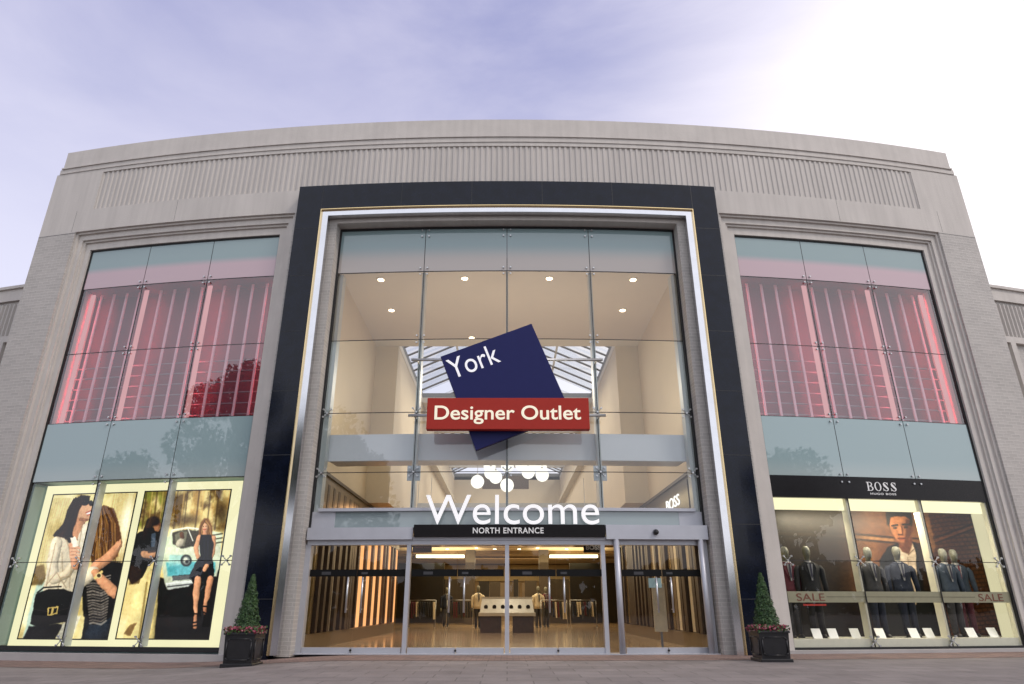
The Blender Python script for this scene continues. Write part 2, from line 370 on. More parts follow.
# --- glazing helpers
def rivet(u,z): return F(u,z,.03)
def spider_mesh(arms=True):
    b=MB(); R=.17
    for a in (45,135,225,315):
        c,s=math.cos(rad(a)),math.sin(rad(a)); b.cyl((c*R,.02,s*R),(c*R,-.035,s*R),.028,n=12)
        b.cyl((c*.05,.05 if not arms else 0,s*.05),(c*R,.05 if not arms else 0,s*R),.014 if arms else .010,n=6)
    b.cyl((0,.10,0),(0,.04 if not arms else -.03,0),.03,n=12); return b
SPM=None
SPM2={}
def spiders(parent,pos,arms=True):
    SPM=SPM2.get(arms)
    w=Vector(WL[parent.name])
    for (u,z) in pos:
        p=Vector(F(u,z,.03))
        if SPM is None:
            b=spider_mesh(arms); b.v=[tuple(Vector(q)+p) for q in b.v]; o=b.build('spider_fitting' if arms else 'bolt_fitting',steel,parent,loc=p); SPM=SPM2[arms]=o
        else:
            o=SPM.copy(); C.objects.link(o); o.parent=parent; o.location=(p-w)*S
        o.rotation_euler=(0,0,u/RG)
def panes(u0,u1,us,zs,mt,parent,name,d=0.,g=.012):
    b=MB(); cu=[u0]+us+[u1]
    for i in range(len(cu)-1):
        for j in range(len(zs)-1): b.bent(cu[i]+g,cu[i+1]-g,zs[j]+g,zs[j+1]-g,d-.012,d+.012,seg=.9) if mt not in (G_c,G_c2,G_w,G_s,G_d) else b.sheet(cu[i]+g,cu[i+1]-g,zs[j]+g,zs[j+1]-g,d)
    return b.build(name,mt,parent)

# ---------------- side windows
led_red=emis('red_led',(1,.07,.09),17); led_pink=emis('pink_led',(1,.48,.47),.60,var=.15)
mauve=mat('mauve_panel',(.19,.066,.088),.6,var=.08,scale=.8,stretch=(1,.1,1))
slatm=mat('pale_rose_slat',(.62,.48,.51),.5,var=.1,emit=(1,.25,.28),es=.09)  # weak red emission stands in for LED light falling on the slats
railm=mat('grey_rail',(.30,.24,.26),.5)
for s in (-1,1):
    def srt(a,b): return tuple(sorted((s*a,s*b)))
    Wn=thing('w','x','x',F(s*11.75,0,0)); del Wn['label']; del Wn['category']; Wn.name='window'; WL[Wn.name]=F(s*11.75,0,0)
    Wn.parent=B; Wn.location=(Vector(F(s*11.75,0,0))-Vector(WL[B.name]))*S
    uA,uB=srt(8.05,15.45); us=sorted([s*10.52,s*13.0])
    panes(uA,uB,us,[6.86,9.34,11.84],G_s,Wn,'glass')
    panes(uA,uB,us,[.12,2.48,4.93],G_w,Wn,'glass')
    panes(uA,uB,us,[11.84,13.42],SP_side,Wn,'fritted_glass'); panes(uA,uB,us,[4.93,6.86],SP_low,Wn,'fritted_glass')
    b=MB(); b.bent(*srt(8.03,8.07),.05,13.44,-.12,.03); b.bent(*srt(15.40,15.47),.05,13.44,-.12,.03); b.bent(uA,uB,13.38,13.44,-.12,.035); b.bent(uA,uB,.03 if s<0 else .09,.15,-.12,.035)
    for z in (11.84,9.34,6.86,4.93,2.48): b.bent(uA,uB,z-.010,z+.010,-.02,.006)
    for u in us: b.bent(u-.012,u+.012,.12,13.42,-.02,.0055)
    b.build('gasket',gasket,Wn)
    spiders(Wn,[(u,z) for u in us for z in (11.84,9.34,6.86,4.93)],False)
    spiders(Wn,[(u,z) for u in us+[s*8.25,s*15.25] for z in (2.48,)]+[(u,.3) for u in us])
    # lit recess behind the upper glass
    b=MB(); b.bent(uA-.3,uB+.3,6.7,12.0,-1.1,-.95); b.bent(uA-.3,uB+.3,6.6,6.8,-1.1,-.03); b.bent(uA-.3,uB+.3,11.9,12.1,-1.1,-.03)
    b.bent(uA-.45,uA-.15,6.6,12.1,-1.1,-.1); b.bent(uB+.15,uB+.45,6.6,12.1,-1.1,-.1)
    b.build('recess_panel',mauve,Wn)
    b=MB()
    for (a,c) in ((8.05,10.52),(10.52,13.0),(13.0,15.45)):
        for i in range(4):
            u=a+(c-a)*(i+.95)/4.6; b.bent(*srt(u-.04,u+.04),6.85,11.85,-.56,-.52)
    sl=b.build('slat_screen',slatm,Wn)
    b=MB()
    for i in range(6): z=7.1+.38*i; b.bent(uA,uB,z,z+.035,-.66,-.62)
    b.build('rail',railm,sl)
    for u in (8.16,10.62,13.1,15.30):
        b=MB(); b.bent(*srt(u-.08,u+.08),6.9,11.8,-.40,-.35); b.build('light_tube',led_pink,Wn)
        b=MB(); b.bent(*srt(u-.025,u+.025),6.9,11.75,-.45,-.43); b.build('light_strip',led_red,Wn)
    finM=[mat('pale_fin',(.60,.64,.64),.35,var=.04),mat('cream_fin',(.74,.71,.56),.4,var=.04)][s>0]
    for u in us: b=MB(); b.bent(u-.045,u+.045,.15,4.9,-.34,-.06); b.build('fin',finM,Wn)
    if s<0:
        for e0,e1 in ((-15.44,-15.34),(-8.12,-8.06)): b=MB(); b.bent(e0,e1,.15,4.9,-.6,-.05); b.build('edge_fin',G_edge,Wn)
        b=MB(); b.bent(-15.6,-8.0,-.1,5.3,-.9,-.75); b.bent(-15.6,-8.0,4.95,5.3,-.9,-.1); b.bent(-15.6,-8.0,-.1,.06,-.9,-.08)
        b.bent(-15.75,-15.5,-.1,5.3,-.9,-.1); b.bent(-8.03,-7.8,-.1,5.3,-.9,-.1); b.build('display_recess',mat('recess_teal',(.22,.30,.31),.6),Wn)
    else:
        b=MB(); b.bent(15.36,15.44,.15,4.3,-.5,-.05); b.build('edge_fin',finM,Wn)

# ---------------- printed pictures ----------------
def homog(q):     # unit square (s right, t down) -> quad TL,TR,BR,BL
    A=[];r=[]
    for (u,v),(x,y) in zip(((0,0),(1,0),(1,1),(0,1)),q):
        A.append([u,v,1,0,0,0,-u*x,-v*x]); r.append(x); A.append([0,0,0,u,v,1,-u*y,-v*y]); r.append(y)
    return np.append(np.linalg.solve(np.array(A,float),np.array(r,float)),1).reshape(3,3)
class Art:
    def __init__(s,w,h,quad,base):
        s.w,s.h=w,h; H=homog(quad); uu,vv=np.meshgrid((np.arange(w)+.5)/w,(np.arange(h)+.5)/h)
        q=np.stack([uu,vv,np.ones_like(uu)],-1)@H.T; s.x=q[...,0]/q[...,2]; s.y=q[...,1]/q[...,2]; s.u,s.v_=uu,vv
        s.a=np.ones((h,w,3))*np.array(base)
        k=(s.x.max()-s.x.min())/w
        s.wx=s.x+(s.noise(22,26,41)-.5)*4*k; s.wy=s.y+(s.noise(22,26,42)-.5)*4*k
        s.mod=(1+.20*(s.noise(9,12,43)-.5)+.22*(s.noise(40,54,44)-.5))[...,None]
    def blur(s,m,n):
        for _ in range(n):
            m=np.pad(m,1,mode='edge'); m=(m[:-2,1:-1]+m[2:,1:-1]+m[1:-1,:-2]+m[1:-1,2:]+2*m[1:-1,1:-1])/6
        return m
    def noise(s,fx,fy,seed=0,oct=4):
        r=np.random.RandomState(seed); o=np.zeros((s.h,s.w)); amp=1;tot=0
        for k in range(oct):
            gx,gy=int(fx*2**k)+3,int(fy*2**k)+3; g=r.rand(gy,gx); X=s.u*(fx*2**k);Y=s.v_*(fy*2**k); xi=X.astype(int);yi=Y.astype(int); fx_=X-xi;fy_=Y-yi
            fx_=fx_*fx_*(3-2*fx_);fy_=fy_*fy_*(3-2*fy_)
            o+=amp*((g[yi,xi]*(1-fx_)+g[yi,xi+1]*fx_)*(1-fy_)+(g[yi+1,xi]*(1-fx_)+g[yi+1,xi+1]*fx_)*fy_); tot+=amp; amp*=.55
        return o/tot
    def put(s,m,c,op=1.): 
        m=(m*op)[...,None]; c=np.array(c) if not isinstance(c,np.ndarray) else c; s.a=s.a*(1-m)+c*m
    def poly(s,pts,c,soft=1,op=1.,sh=None):
        x,y=s.wx,s.wy; ins=np.zeros(x.shape,bool); n=len(pts)
        for i in range(n):
            x0,y0=pts[i];x1,y1=pts[(i+1)%n]
            if y0==y1: continue
            ins^=((y0>y)!=(y1>y))&(x<(x1-x0)*(y-y0)/(y1-y0)+x0)
        m=s.blur(ins.astype(float),soft)
        if sh is not None:   # directional modelling: (dx,dy,amount)
            cx=sum(p[0] for p in pts)/n; cy=sum(p[1] for p in pts)/n; sp=max(abs(p[0]-cx)+abs(p[1]-cy) for p in pts)+1e-6
            k=1+sh[2]*np.clip(((x-cx)*sh[0]+(y-cy)*sh[1])/sp,-1,1); s.put(m,np.clip(np.array(c)*k[...,None]*s.mod,0,1),op)
        else: s.put(m,np.clip(np.array(c)*s.mod,0,1),op)
    def ell(s,cx,cy,rx,ry,c,soft=.15,op=1.,rot=0):
        ca,sa=math.cos(rot),math.sin(rot); X=(s.x-cx)*ca+(s.y-cy)*sa; Y=-(s.x-cx)*sa+(s.y-cy)*ca
        d=np.sqrt((X/rx)**2+(Y/ry)**2); s.put(np.clip((1+soft-d)/(2*soft),0,1),c,op)
    def limb(s,pts,rs,c,light=(-.6,-.45),amt=.28,op=1.):   # rounded, tapering form lit from one side
        x,y=s.wx,s.wy; best=np.full(x.shape,9.); sd=np.zeros(x.shape)
        for k in range(len(pts)-1):
            (x0,y0),(x1,y1)=pts[k],pts[k+1]; dx,dy=x1-x0,y1-y0; t=np.clip(((x-x0)*dx+(y-y0)*dy)/(dx*dx+dy*dy+1e-9),0,1)
            ox,oy=x-x0-t*dx,y-y0-t*dy; q=np.hypot(ox,oy)/(rs[k]+(rs[k+1]-rs[k])*t); m=q<best; best=np.where(m,q,best); sd=np.where(m,(ox*light[0]+oy*light[1])/(rs[k]+1e-6),sd)
        k=(1+amt*np.clip(sd,-1,1)-.22*np.clip(best,0,1)**3)[...,None]; s.put(np.clip((1.06-best)/.12,0,1),np.clip(np.array(c)*k*s.mod,0,1),op)
    def line(s,pts,w,c,op=1.):
        m=np.zeros(s.x.shape)
        for (x0,y0),(x1,y1) in zip(pts[:-1],pts[1:]):
            dx,dy=x1-x0,y1-y0; t=np.clip(((s.x-x0)*dx+(s.y-y0)*dy)/(dx*dx+dy*dy+1e-9),0,1); d=np.hypot(s.x-x0-t*dx,s.y-y0-t*dy); m=np.maximum(m,np.clip((w-d)/2+.5,0,1))
        s.put(m,c,op)
    def tex(s,n,amt): s.a=np.clip(s.a*(1+amt*(n-.5))[...,None],0,1)
    def mesh(s,name,m,parent,P):   # P(s,t)-> point
        s.a=np.stack([s.blur(s.a[...,q],1) for q in range(3)],-1); lum=s.a.mean(-1,keepdims=True); s.a=np.clip(.46+(s.a-.5)*1.12+.04*(s.noise(70,90,77,2)[...,None]-.5)*2,0,1)
        w,h=s.w,s.h; b=MB(); pts=[P(i/w,j/h) for j in range(h+1) for i in range(w+1)]
        fs=[(j*(w+1)+i,(j+1)*(w+1)+i,(j+1)*(w+1)+i+1,j*(w+1)+i+1) for j in range(h) for i in range(w)]
        b.add(pts,fs); o=b.build(name,m,parent); ca=o.data.color_attributes.new('ink','FLOAT_COLOR','CORNER')
        col=np.ones((w*h,4)); A=s.a.reshape(-1,3); col[:,:3]=np.where(A<=.04045,A/12.92,((A+.055)/1.055)**2.4)
        ca.data.foreach_set('color',np.repeat(col,4,0).astype(np.float32).ravel()); return o

# poster with the two embracing women
def art_one():
    A=Art(230,310,[(182,43),(536,38),(408,658),(30,656)],(.92,.87,.64))
    R=random.Random(21)
    n=A.noise(5,4,1,3); A.put(np.clip((n-.5)*3,0,1),(.99,.96,.80)); A.put(np.clip((.44-A.noise(6,4,5,3))*4,0,1),(.66,.56,.30),.75)
    A.poly([(50,656),(95,470),(120,400),(165,400),(120,656)],(.70,.80,.75),5,.85); A.poly([(85,430),(105,350),(140,340),(150,400),(130,430)],(.36,.27,.14),5,.8)
    for k in range(9): x=112+k*9; A.line([(x+70,60),(x+20,240),(x-12,410)],R.uniform(3,8),(.58,.48,.26),.22)
    for k in range(11): x=428+k*10; A.line([(x+14,45),(x-14,200),(x-46,420)],R.uniform(3,8),(.62,.50,.27),.30)
    A.ell(492,150,20,80,(.99,.97,.84),.6,.9,rot=.2)
    hairL=[(.10,.065,.045),(.16,.10,.065),(.24,.15,.09),(.07,.045,.035)]; hairR=[(.48,.33,.18),(.30,.19,.10),(.66,.49,.28),(.20,.12,.07),(.78,.62,.38)]
    # woman on the right: jeans, striped top, hair, arms
    A.poly([(300,658),(318,560),(400,500),(440,560),(414,658)],(.10,.12,.14),2); A.limb([(440,560),(360,640)],[50,44],(.15,.19,.23))
    A.poly([(300,430),(345,350),(420,330),(478,335),(470,430),(448,540),(400,585),(350,600),(310,560)],(.085,.08,.085),2)
    for k in range(17):
        y=395+k*12; a=R.uniform(0,1)
        A.line([(322+k,y+6),(350,y+R.uniform(-2,4)),(385,y+8+R.uniform(-3,3)),(425-k*1.2,y-6)],R.uniform(2,4.2),(.70,.66,.60),.55+.2*a)
    for k in range(5): A.line([(345+k*9,400),(322+k*20,500),(350+k*12,580)],2,(.30,.27,.25),.5)
    A.poly([(352,130),(395,88),(440,105),(462,170),(476,250),(455,310),(400,345),(345,335),(335,260)],(.36,.235,.125),3)
    A.limb([(374,170),(362,205),(352,232)],[30,30,17],(.80,.58,.43),light=(-.5,-.6)); A.ell(352,190,5,3,(.25,.15,.10),.4); A.line([(344,214),(356,216)],2.2,(.60,.28,.24)); A.line([(340,195),(337,204)],3,(.86,.66,.50))
    for k in range(60):
        x=R.uniform(365,450); dx=R.uniform(-26,18); A.line([(390+(x-405)*.35,96),(x,165+R.uniform(-10,10)),(x+dx*.4+R.uniform(-7,7),240),(x+dx,R.uniform(290,345))],R.uniform(1.2,3.2),R.choice(hairR),.6)
    A.limb([(458,262),(420,310),(365,352)],[17,20,23],(.82,.60,.45)); 
    for k in range(4): A.limb([(452+k*5,278-k*7),(462+k*2,256-k*5)],[5,4],(.84,.63,.48))
    # woman on the left: hair behind, neck, face, sweater
    A.poly([(262,70),(300,45),(338,48),(330,90),(300,150),(292,215),(240,262),(205,250),(178,215),(222,172),(240,110)],(.12,.08,.055),2)
    A.limb([(300,150),(286,215)],[20,24],(.74,.54,.40))
    A.poly([(290,92),(312,66),(338,72),(352,98),(353,112),(346,116),(347,130),(338,146),(318,160),(298,158),(284,132)],(.86,.67,.52),1,sh=(1,-.3,.16))
    A.limb([(298,150),(325,150)],[8,6],(.62,.43,.31),amt=.1)
    A.ell(318,74,19,15,(.05,.04,.045),.14,rot=-.35); A.ell(343,80,9,12,(.06,.05,.05),.2); A.ell(313,70,6,4,(.40,.36,.34),.5,.7)
    A.poly([(322,122),(345,112),(342,124),(328,130)],(.97,.94,.90),1); A.line([(321,121),(346,111)],1.8,(.62,.24,.22)); A.line([(327,131),(342,126)],2,(.66,.28,.25))
    for k in range(46):
        x=R.uniform(255,305); A.line([(x+12,52+R.uniform(0,14)),(x-14,110),(x-34+R.uniform(-6,6),170),(R.uniform(182,270),R.uniform(215,258))],R.uniform(1.2,2.6),R.choice(hairL),.7)
    A.poly([(226,225),(192,222),(172,262),(160,330),(146,400),(134,456),(205,446),(268,462),(290,400),(284,330),(262,262)],(.85,.80,.69),2,sh=(-.7,.2,.22))
    A.limb([(196,246),(176,330),(182,400)],[24,25,24],(.87,.82,.71)); A.limb([(182,405),(240,380),(272,330)],[22,19,15],(.86,.80,.68))
    A.poly([(335,158),(312,170),(288,222),(280,300),(300,345),(330,310),(350,230)],(.90,.86,.76),2,sh=(1,0,.15))
    for p in ([(238,235),(262,320),(250,440)],[(190,250),(168,350),(150,440)],[(218,290),(222,370)],[(150,430),(196,375),(236,440)],[(305,180),(292,260),(300,330)],[(200,440),(215,400),(250,392)],[(230,420),(262,370)]): A.line(p,2.6,(.60,.52,.40),.55)
    A.limb([(298,420),(330,395),(352,372)],[24,24,22],(.90,.85,.74)); A.limb([(360,378),(392,415),(440,462)],[16,22,25],(.83,.61,.46))
    A.limb([(276,350),(268,300),(262,262)],[16,17,14],(.82,.60,.46))
    for k in range(4): A.limb([(258,268+k*14),(278,266+k*14),(293,274+k*14)],[6,6,4],(.88,.68,.54))
    A.poly([(254,228),(276,218),(288,262),(266,268)],(.96,.92,.84),1)
    A.line([(360,400),(388,374)],6,(.88,.78,.50)); A.ell(376,390,12,12,(.93,.85,.62),.15); A.ell(376,390,8,8,(.30,.25,.18),.2)
    # bag with flap and clasp
    A.poly([(106,468),(150,448),(225,444),(280,466),(266,578),(200,592),(118,606),(82,594)],(.050,.046,.050),1,sh=(-.3,-1,.9))
    A.poly([(108,470),(150,450),(225,446),(278,468),(272,520),(180,545),(96,532)],(.075,.068,.072),1,sh=(-.2,-1,.8)); A.line([(96,533),(180,546),(271,521)],2.2,(.20,.18,.18)); A.line([(122,606),(190,606),(262,580)],3,(.55,.50,.40),.8); A.line([(112,462),(140,440),(215,436)],3,(.10,.09,.09))
    A.poly([(158,527),(203,521),(199,554),(155,560)],(.80,.70,.42),0); A.poly([(164,532),(197,527),(193,549),(161,554)],(.08,.07,.07),0); A.poly([(174,530),(183,529),(180,552),(171,553)],(.80,.70,.42),0)
    A.poly([(78,604),(205,594),(225,600),(190,658),(50,658)],(.085,.085,.095),3,sh=(-1,0,.4)); A.poly([(222,596),(280,560),(300,560),(262,658),(196,658)],(.80,.78,.70),3,sh=(1,0,.2))
    A.tex(A.noise(50,66,9,2),.10); return A
def art_two():
    A=Art(230,310,[(146,33),(517,20),(417,660),(20,658)],(.90,.82,.56)); R=random.Random(33)
    n=A.noise(5,5,2,3); A.put(np.clip((n-.5)*3,0,1),(.99,.95,.76),.9)
    top=np.clip((205-A.y)/30,0,1); A.put(np.clip((A.noise(7,9,4,5)-.44)*5,0,1)*top,(.34,.25,.12),.85); A.put(np.clip((A.noise(8,8,14,4)-.5)*5,0,1)*top,(.62,.44,.20),.6)
    A.put(np.clip((A.noise(7,8,24,3)-.42)*4,0,1)*np.clip((200-A.y)/30,0,1)*np.clip((245-A.x)/30,0,1),(.50,.52,.20),.85)
    for k in range(16): x=150+k*23+R.uniform(-6,6); A.line([(x,22),(x-10,110),(x-20,190)],R.uniform(1.5,4.5),(.86,.72,.44) if k%2 else (.26,.19,.10),.55)
    A.ell(478,120,26,60,(.20,.15,.08),.6,.75); A.ell(330,150,44,22,(.26,.19,.09),.6,.7)
    A.poly([(205,400),(440,395),(475,330),(417,662),(130,662)],(.085,.062,.06),3,sh=(0,-1,.3)); A.put(np.clip((A.noise(4,9,8)-.5)*4,0,1)*np.clip((A.y-440)/30,0,1)*np.clip((A.x-205)/30,0,1),(.17,.125,.105),.6)
    # open-topped pale car seen from its front corner
    A.poly([(236,232),(262,205),(300,196),(380,190),(478,205),(472,330),(455,392),(345,405),(240,447),(228,420),(215,330)],(.83,.86,.74),2,sh=(0,-1,.14))
    A.poly([(222,262),(300,272),(400,262),(470,262),(466,300),(330,300),(226,300)],(.90,.91,.80),3,.8,sh=(0,-1,.1))
    A.poly([(236,330),(300,340),(345,330),(450,330),(448,378),(345,395),(240,392)],(.30,.66,.70),5,.85); A.poly([(250,300),(310,300),(300,345),(245,350)],(.62,.83,.80),5,.7)
    A.poly([(262,205),(330,192),(384,196),(372,262),(300,274),(264,256)],(.20,.17,.13),2,.9); A.line([(258,212),(262,196),(330,184),(388,190)],3.5,(.93,.93,.86)); A.line([(330,186),(352,240)],2.5,(.90,.90,.84)); A.poly([(275,215),(300,200),(330,200),(315,262),(280,262)],(.60,.60,.50),2,.6)
    for k in range(3): A.line([(440,215+k*18),(480,208+k*18)],3,(.15,.12,.09),.7)
    A.limb([(306,212),(306,222)],[9,9],(.42,.28,.18)); A.limb([(300,244),(288,258)],[15,12],(.80,.76,.66)); 
    A.ell(323,325,24,25,(.09,.10,.11),.12); A.ell(323,325,17,18,(.55,.58,.55),.2); A.ell(321,322,9,10,(.88,.88,.80),.3); A.ell(326,330,7,7,(.12,.13,.14),.3)
    A.poly([(262,392),(345,386),(350,404),(262,414)],(.08,.08,.085),1)
    for k in range(4): A.line([(264,396+k*5),(346,389+k*5)],1.2,(.62,.64,.62))
    A.poly([(232,420),(346,408),(353,424),(330,436),(245,452)],(.80,.82,.78),1,sh=(0,-1,.25)); A.line([(242,438),(350,425)],2.5,(.25,.25,.25)); A.line([(236,426),(346,413)],2,(.96,.96,.92))
    # man on the left
    A.limb([(150,395),(120,520),(90,660)],[40,38,40],(.93,.86,.60)); A.limb([(180,395),(172,520),(160,662)],[28,26,26],(.90,.82,.56)); A.line([(152,420),(132,560),(118,658)],4,(.55,.45,.24),.7); A.poly([(50,640),(80,598),(110,590),(80,650)],(.42,.30,.16),3,.8)
    A.poly([(135,200),(170,182),(212,192),(224,240),(212,325),(165,335),(132,400),(88,430),(70,405),(92,300),(112,232)],(.070,.058,.05),2,sh=(-.6,-.4,.6))
    A.limb([(130,225),(108,300),(90,390)],[24,24,22],(.085,.070,.058)); A.poly([(74,345),(132,360),(118,425),(76,430)],(.24,.15,.07),3,.7)
    A.limb([(196,170),(197,190)],[16,12],(.68,.48,.34)); A.ell(184,158,26,20,(.13,.08,.05),.25); A.limb([(165,165),(150,200),(140,230)],[17,15,10],(.13,.085,.055)); A.line([(204,172),(210,176)],2,(.40,.24,.16))
    for k in range(14): A.line([(175+R.uniform(-12,20),145),(160+R.uniform(-16,14),185)],1.6,(.26,.17,.10),.6)
    A.poly([(172,212),(190,206),(186,270),(170,268)],(.34,.40,.46),2,.85); A.limb([(140,300),(170,305),(200,296)],[16,13,9],(.76,.56,.40)); A.line([(160,290),(196,285)],5,(.30,.22,.16),.8)
    # woman leaning on the car
    hair=[(.60,.43,.24),(.42,.28,.15),(.80,.63,.40),(.30,.19,.10)]
    A.poly([(384,160),(400,142),(422,144),(434,170),(440,222),(424,240),(392,238),(376,215)],(.50,.34,.18),3)
    A.limb([(403,175),(404,196)],[14,10],(.90,.70,.54),light=(-.5,-.6)); A.limb([(405,205),(407,222)],[9,12],(.82,.60,.45)); A.line([(398,191),(409,190)],1.8,(.68,.28,.24)); A.ell(398,178,2.6,1.6,(.2,.12,.08),.4); A.ell(409,177,2.6,1.6,(.2,.12,.08),.4)
    for k in range(26): 
        s_=-1 if k%2 else 1; A.line([(406,146+R.uniform(0,5)),(407+s_*R.uniform(14,20),178),(407+s_*R.uniform(14,26),R.uniform(208,242))],R.uniform(1.2,2.2),R.choice(hair),.75)
    A.limb([(380,225),(366,270),(374,312)],[11,10,8],(.86,.64,.48)); A.limb([(442,228),(438,290),(410,352)],[11,10,8],(.84,.62,.46))
    A.poly([(388,216),(430,213),(441,250),(434,310),(446,370),(440,402),(395,414),(335,402),(358,345),(384,300),(380,250)],(.055,.06,.095),1,sh=(-1,-.2,.7))
    for p in ([(400,220),(404,300),(380,405)],[(418,220),(416,310),(425,405)],[(396,320),(360,400)]): A.line(p,2.2,(.17,.20,.28),.6)
    A.limb([(412,346),(402,366)],[9,7],(.88,.66,.50)); A.limb([(374,405),(366,470),(364,556)],[15,14,7],(.86,.64,.49)); A.limb([(428,404),(416,460),(404,522)],[14,12,7],(.84,.61,.46))
    A.limb([(363,566),(360,612)],[8,7],(.78,.56,.42)); A.limb([(404,528),(402,550)],[8,6],(.70,.48,.36))
    for a,b_ in (((354,552),(374,554)),((350,592),(372,588)),((350,606),(372,602)),((352,622),(370,620)),((396,520),(414,522)),((396,545),(410,552))): A.line([a,b_],3,(.05,.04,.04))
    A.tex(A.noise(50,66,11,2),.10); return A
def art_man():
    A=Art(420,235,[(-401,38),(529,61),(668,640),(-316,647)],(.55,.36,.20))
    n=A.noise(6,3,1); A.put(np.clip((n-.3)*3,0,1),(.70,.50,.31),.8)
    # wall courses: smooth left, coarse brick right
    for k in range(30):
        y=70+k*20; A.line([(300,y+10),(420,y-6),(700,y-26)],2.2,(.20,.10,.05),.9)
        for q in range(14): A.line([(330+q*26+(k%2)*13,y+2-q*2),(334+q*26+(k%2)*13,y+18-q*2)],1.8,(.22,.11,.06),.7)
    A.put(np.clip((A.noise(24,16,6)-.5)*5,0,1)*np.clip((A.x-300)/25,0,1),(.40,.21,.11),.6)
    A.put(np.clip((A.x-290)/20,0,1),(.44,.24,.13),.42)
    for y0 in (165,190): A.line([(-420,y0-22),(0,y0),(150,y0+14),(330,y0+22),(360,y0+14),(540,y0-50)],4,(.22,.13,.08),.8)
    A.line([(-420,155),(0,178),(150,192)],6,(.80,.62,.42),.6); A.line([(360,195),(540,128)],6,(.66,.42,.26),.7)
    A.poly([(285,50),(320,50),(360,230),(340,260)],(.72,.52,.33),4,.8)
    A.put(np.clip((A.y-430)/60,0,1)*np.clip((300-A.x)/60,0,1),(.20,.12,.09),.8); A.put(np.clip((-40-A.x)/80,0,1),(.18,.13,.12),.6)
    # man: jacket, shirt, head
    A.poly([(90,285),(130,225),(175,205),(245,195),(290,215),(330,330),(350,450),(390,640),(120,640),(100,420)],(.13,.095,.075),2,sh=(1,-.3,.5))
    A.poly([(262,200),(290,215),(335,400),(345,470),(310,470),(290,380)],(.34,.24,.14),3,.9)
    A.poly([(175,225),(245,200),(262,250),(268,380),(262,500),(215,480),(195,330)],(.84,.76,.66),1,sh=(1,0,.1)); A.line([(200,255),(225,262),(258,230)],2,(.55,.45,.36)); A.line([(222,265),(238,480)],1.6,(.62,.52,.42)); A.poly([(180,240),(205,235),(225,268),(200,300)],(.90,.83,.74),1)
    A.poly([(178,190),(245,175),(245,215),(228,258),(195,245),(180,215)],(.55,.33,.19),2,sh=(-1,0,.25))
    A.poly([(133,100),(150,78),(200,70),(238,85),(243,130),(238,175),(222,206),(198,216),(176,202),(152,168),(138,130)],(.80,.53,.33),2,sh=(-.9,-.1,.30)); A.limb([(160,150),(178,195)],[14,10],(.84,.57,.37),amt=.15,op=.5); A.line([(140,150),(160,182),(190,212),(222,206)],5,(.50,.30,.18),.35)
    A.poly([(215,90),(243,100),(243,150),(228,200),(205,213),(215,160)],(.42,.23,.12),4,.75)
    A.poly([(120,52),(180,46),(235,56),(247,90),(245,128),(238,126),(233,92),(212,80),(168,78),(143,86),(138,132),(128,118)],(.20,.12,.065),2)
    for i in range(22): A.line([(126+i*5.4,52),(130+i*5.2,76+3*math.sin(i*2))],1.4,[(.34,.20,.10),(.12,.07,.04)][i%2],.7)
    A.line([(150,124),(176,120)],4,(.20,.11,.06)); A.line([(200,118),(232,118)],4,(.17,.09,.05)); A.ell(165,134,9,4.5,(.20,.13,.10),.3); A.ell(215,131,9,4.5,(.14,.09,.07),.3); A.ell(163,133,3,3,(.5,.55,.6),.3,.6)
    A.poly([(183,125),(190,125),(197,160),(180,164)],(.86,.60,.40),2,.8); A.line([(196,128),(200,160)],3,(.45,.25,.14),.8); A.line([(180,166),(200,166)],3,(.40,.21,.13)); A.line([(178,184),(212,183)],3.5,(.46,.19,.14)); A.line([(184,190),(206,190)],3,(.68,.38,.28)); A.ell(196,206,16,7,(.50,.30,.18),.5,.5)
    A.ell(246,140,5,14,(.55,.32,.18),.3)
    A.tex(A.noise(60,34,12,3),.22); A.put(np.clip((60-A.x)/120,0,1),(.20,.15,.13),.55); A.a=np.clip(A.a,0,1)**1.25*.86; g=A.a.mean(-1,keepdims=True); A.a=A.a*.72+g*.28*np.array((1.05,1.0,.92)); return A

# ---------------- lit poster box in the left window
ink_lit=printmat('backlit_print',.70); cream_lit=emis('cream_lightbox',(1.0,.95,.60),.88,var=.10); trimk=mat('black_print_trim',(.02,.02,.018),.5)
T=thing('poster_lightbox','large glowing cream poster box with two fashion photographs in the left window','lightbox',F(-11.7,.06,-.5))
b=MB(); b.bent(-15.16,-8.30,.07,4.87,-.62,-.36); b.build('light_panel',cream_lit,T)
for (u0,u1,z0,z1,fn,lb) in ((-14.83,-11.83,.34,4.565,art_one,'photo of two embracing women with a dark handbag'),(-11.52,-8.65,.36,4.585,art_two,'photo of a woman in a dark dress beside a pale car and a man in black')):
    po=fn().mesh('poster',ink_lit,T,lambda s_,t_:F(u0+(u1-u0)*s_,z1+(z0-z1)*t_,-.35)); po['label']=lb
    b=MB(); e=.035
    b.bent(u0-e,u1+e,z1,z1+e,-.36,-.34); b.bent(u0-e,u1+e,z0-e,z0,-.36,-.34); b.bent(u0-e,u0,z0,z1,-.36,-.34); b.bent(u1,u1+e,z0,z1,-.36,-.34); b.build('border',trimk,po)

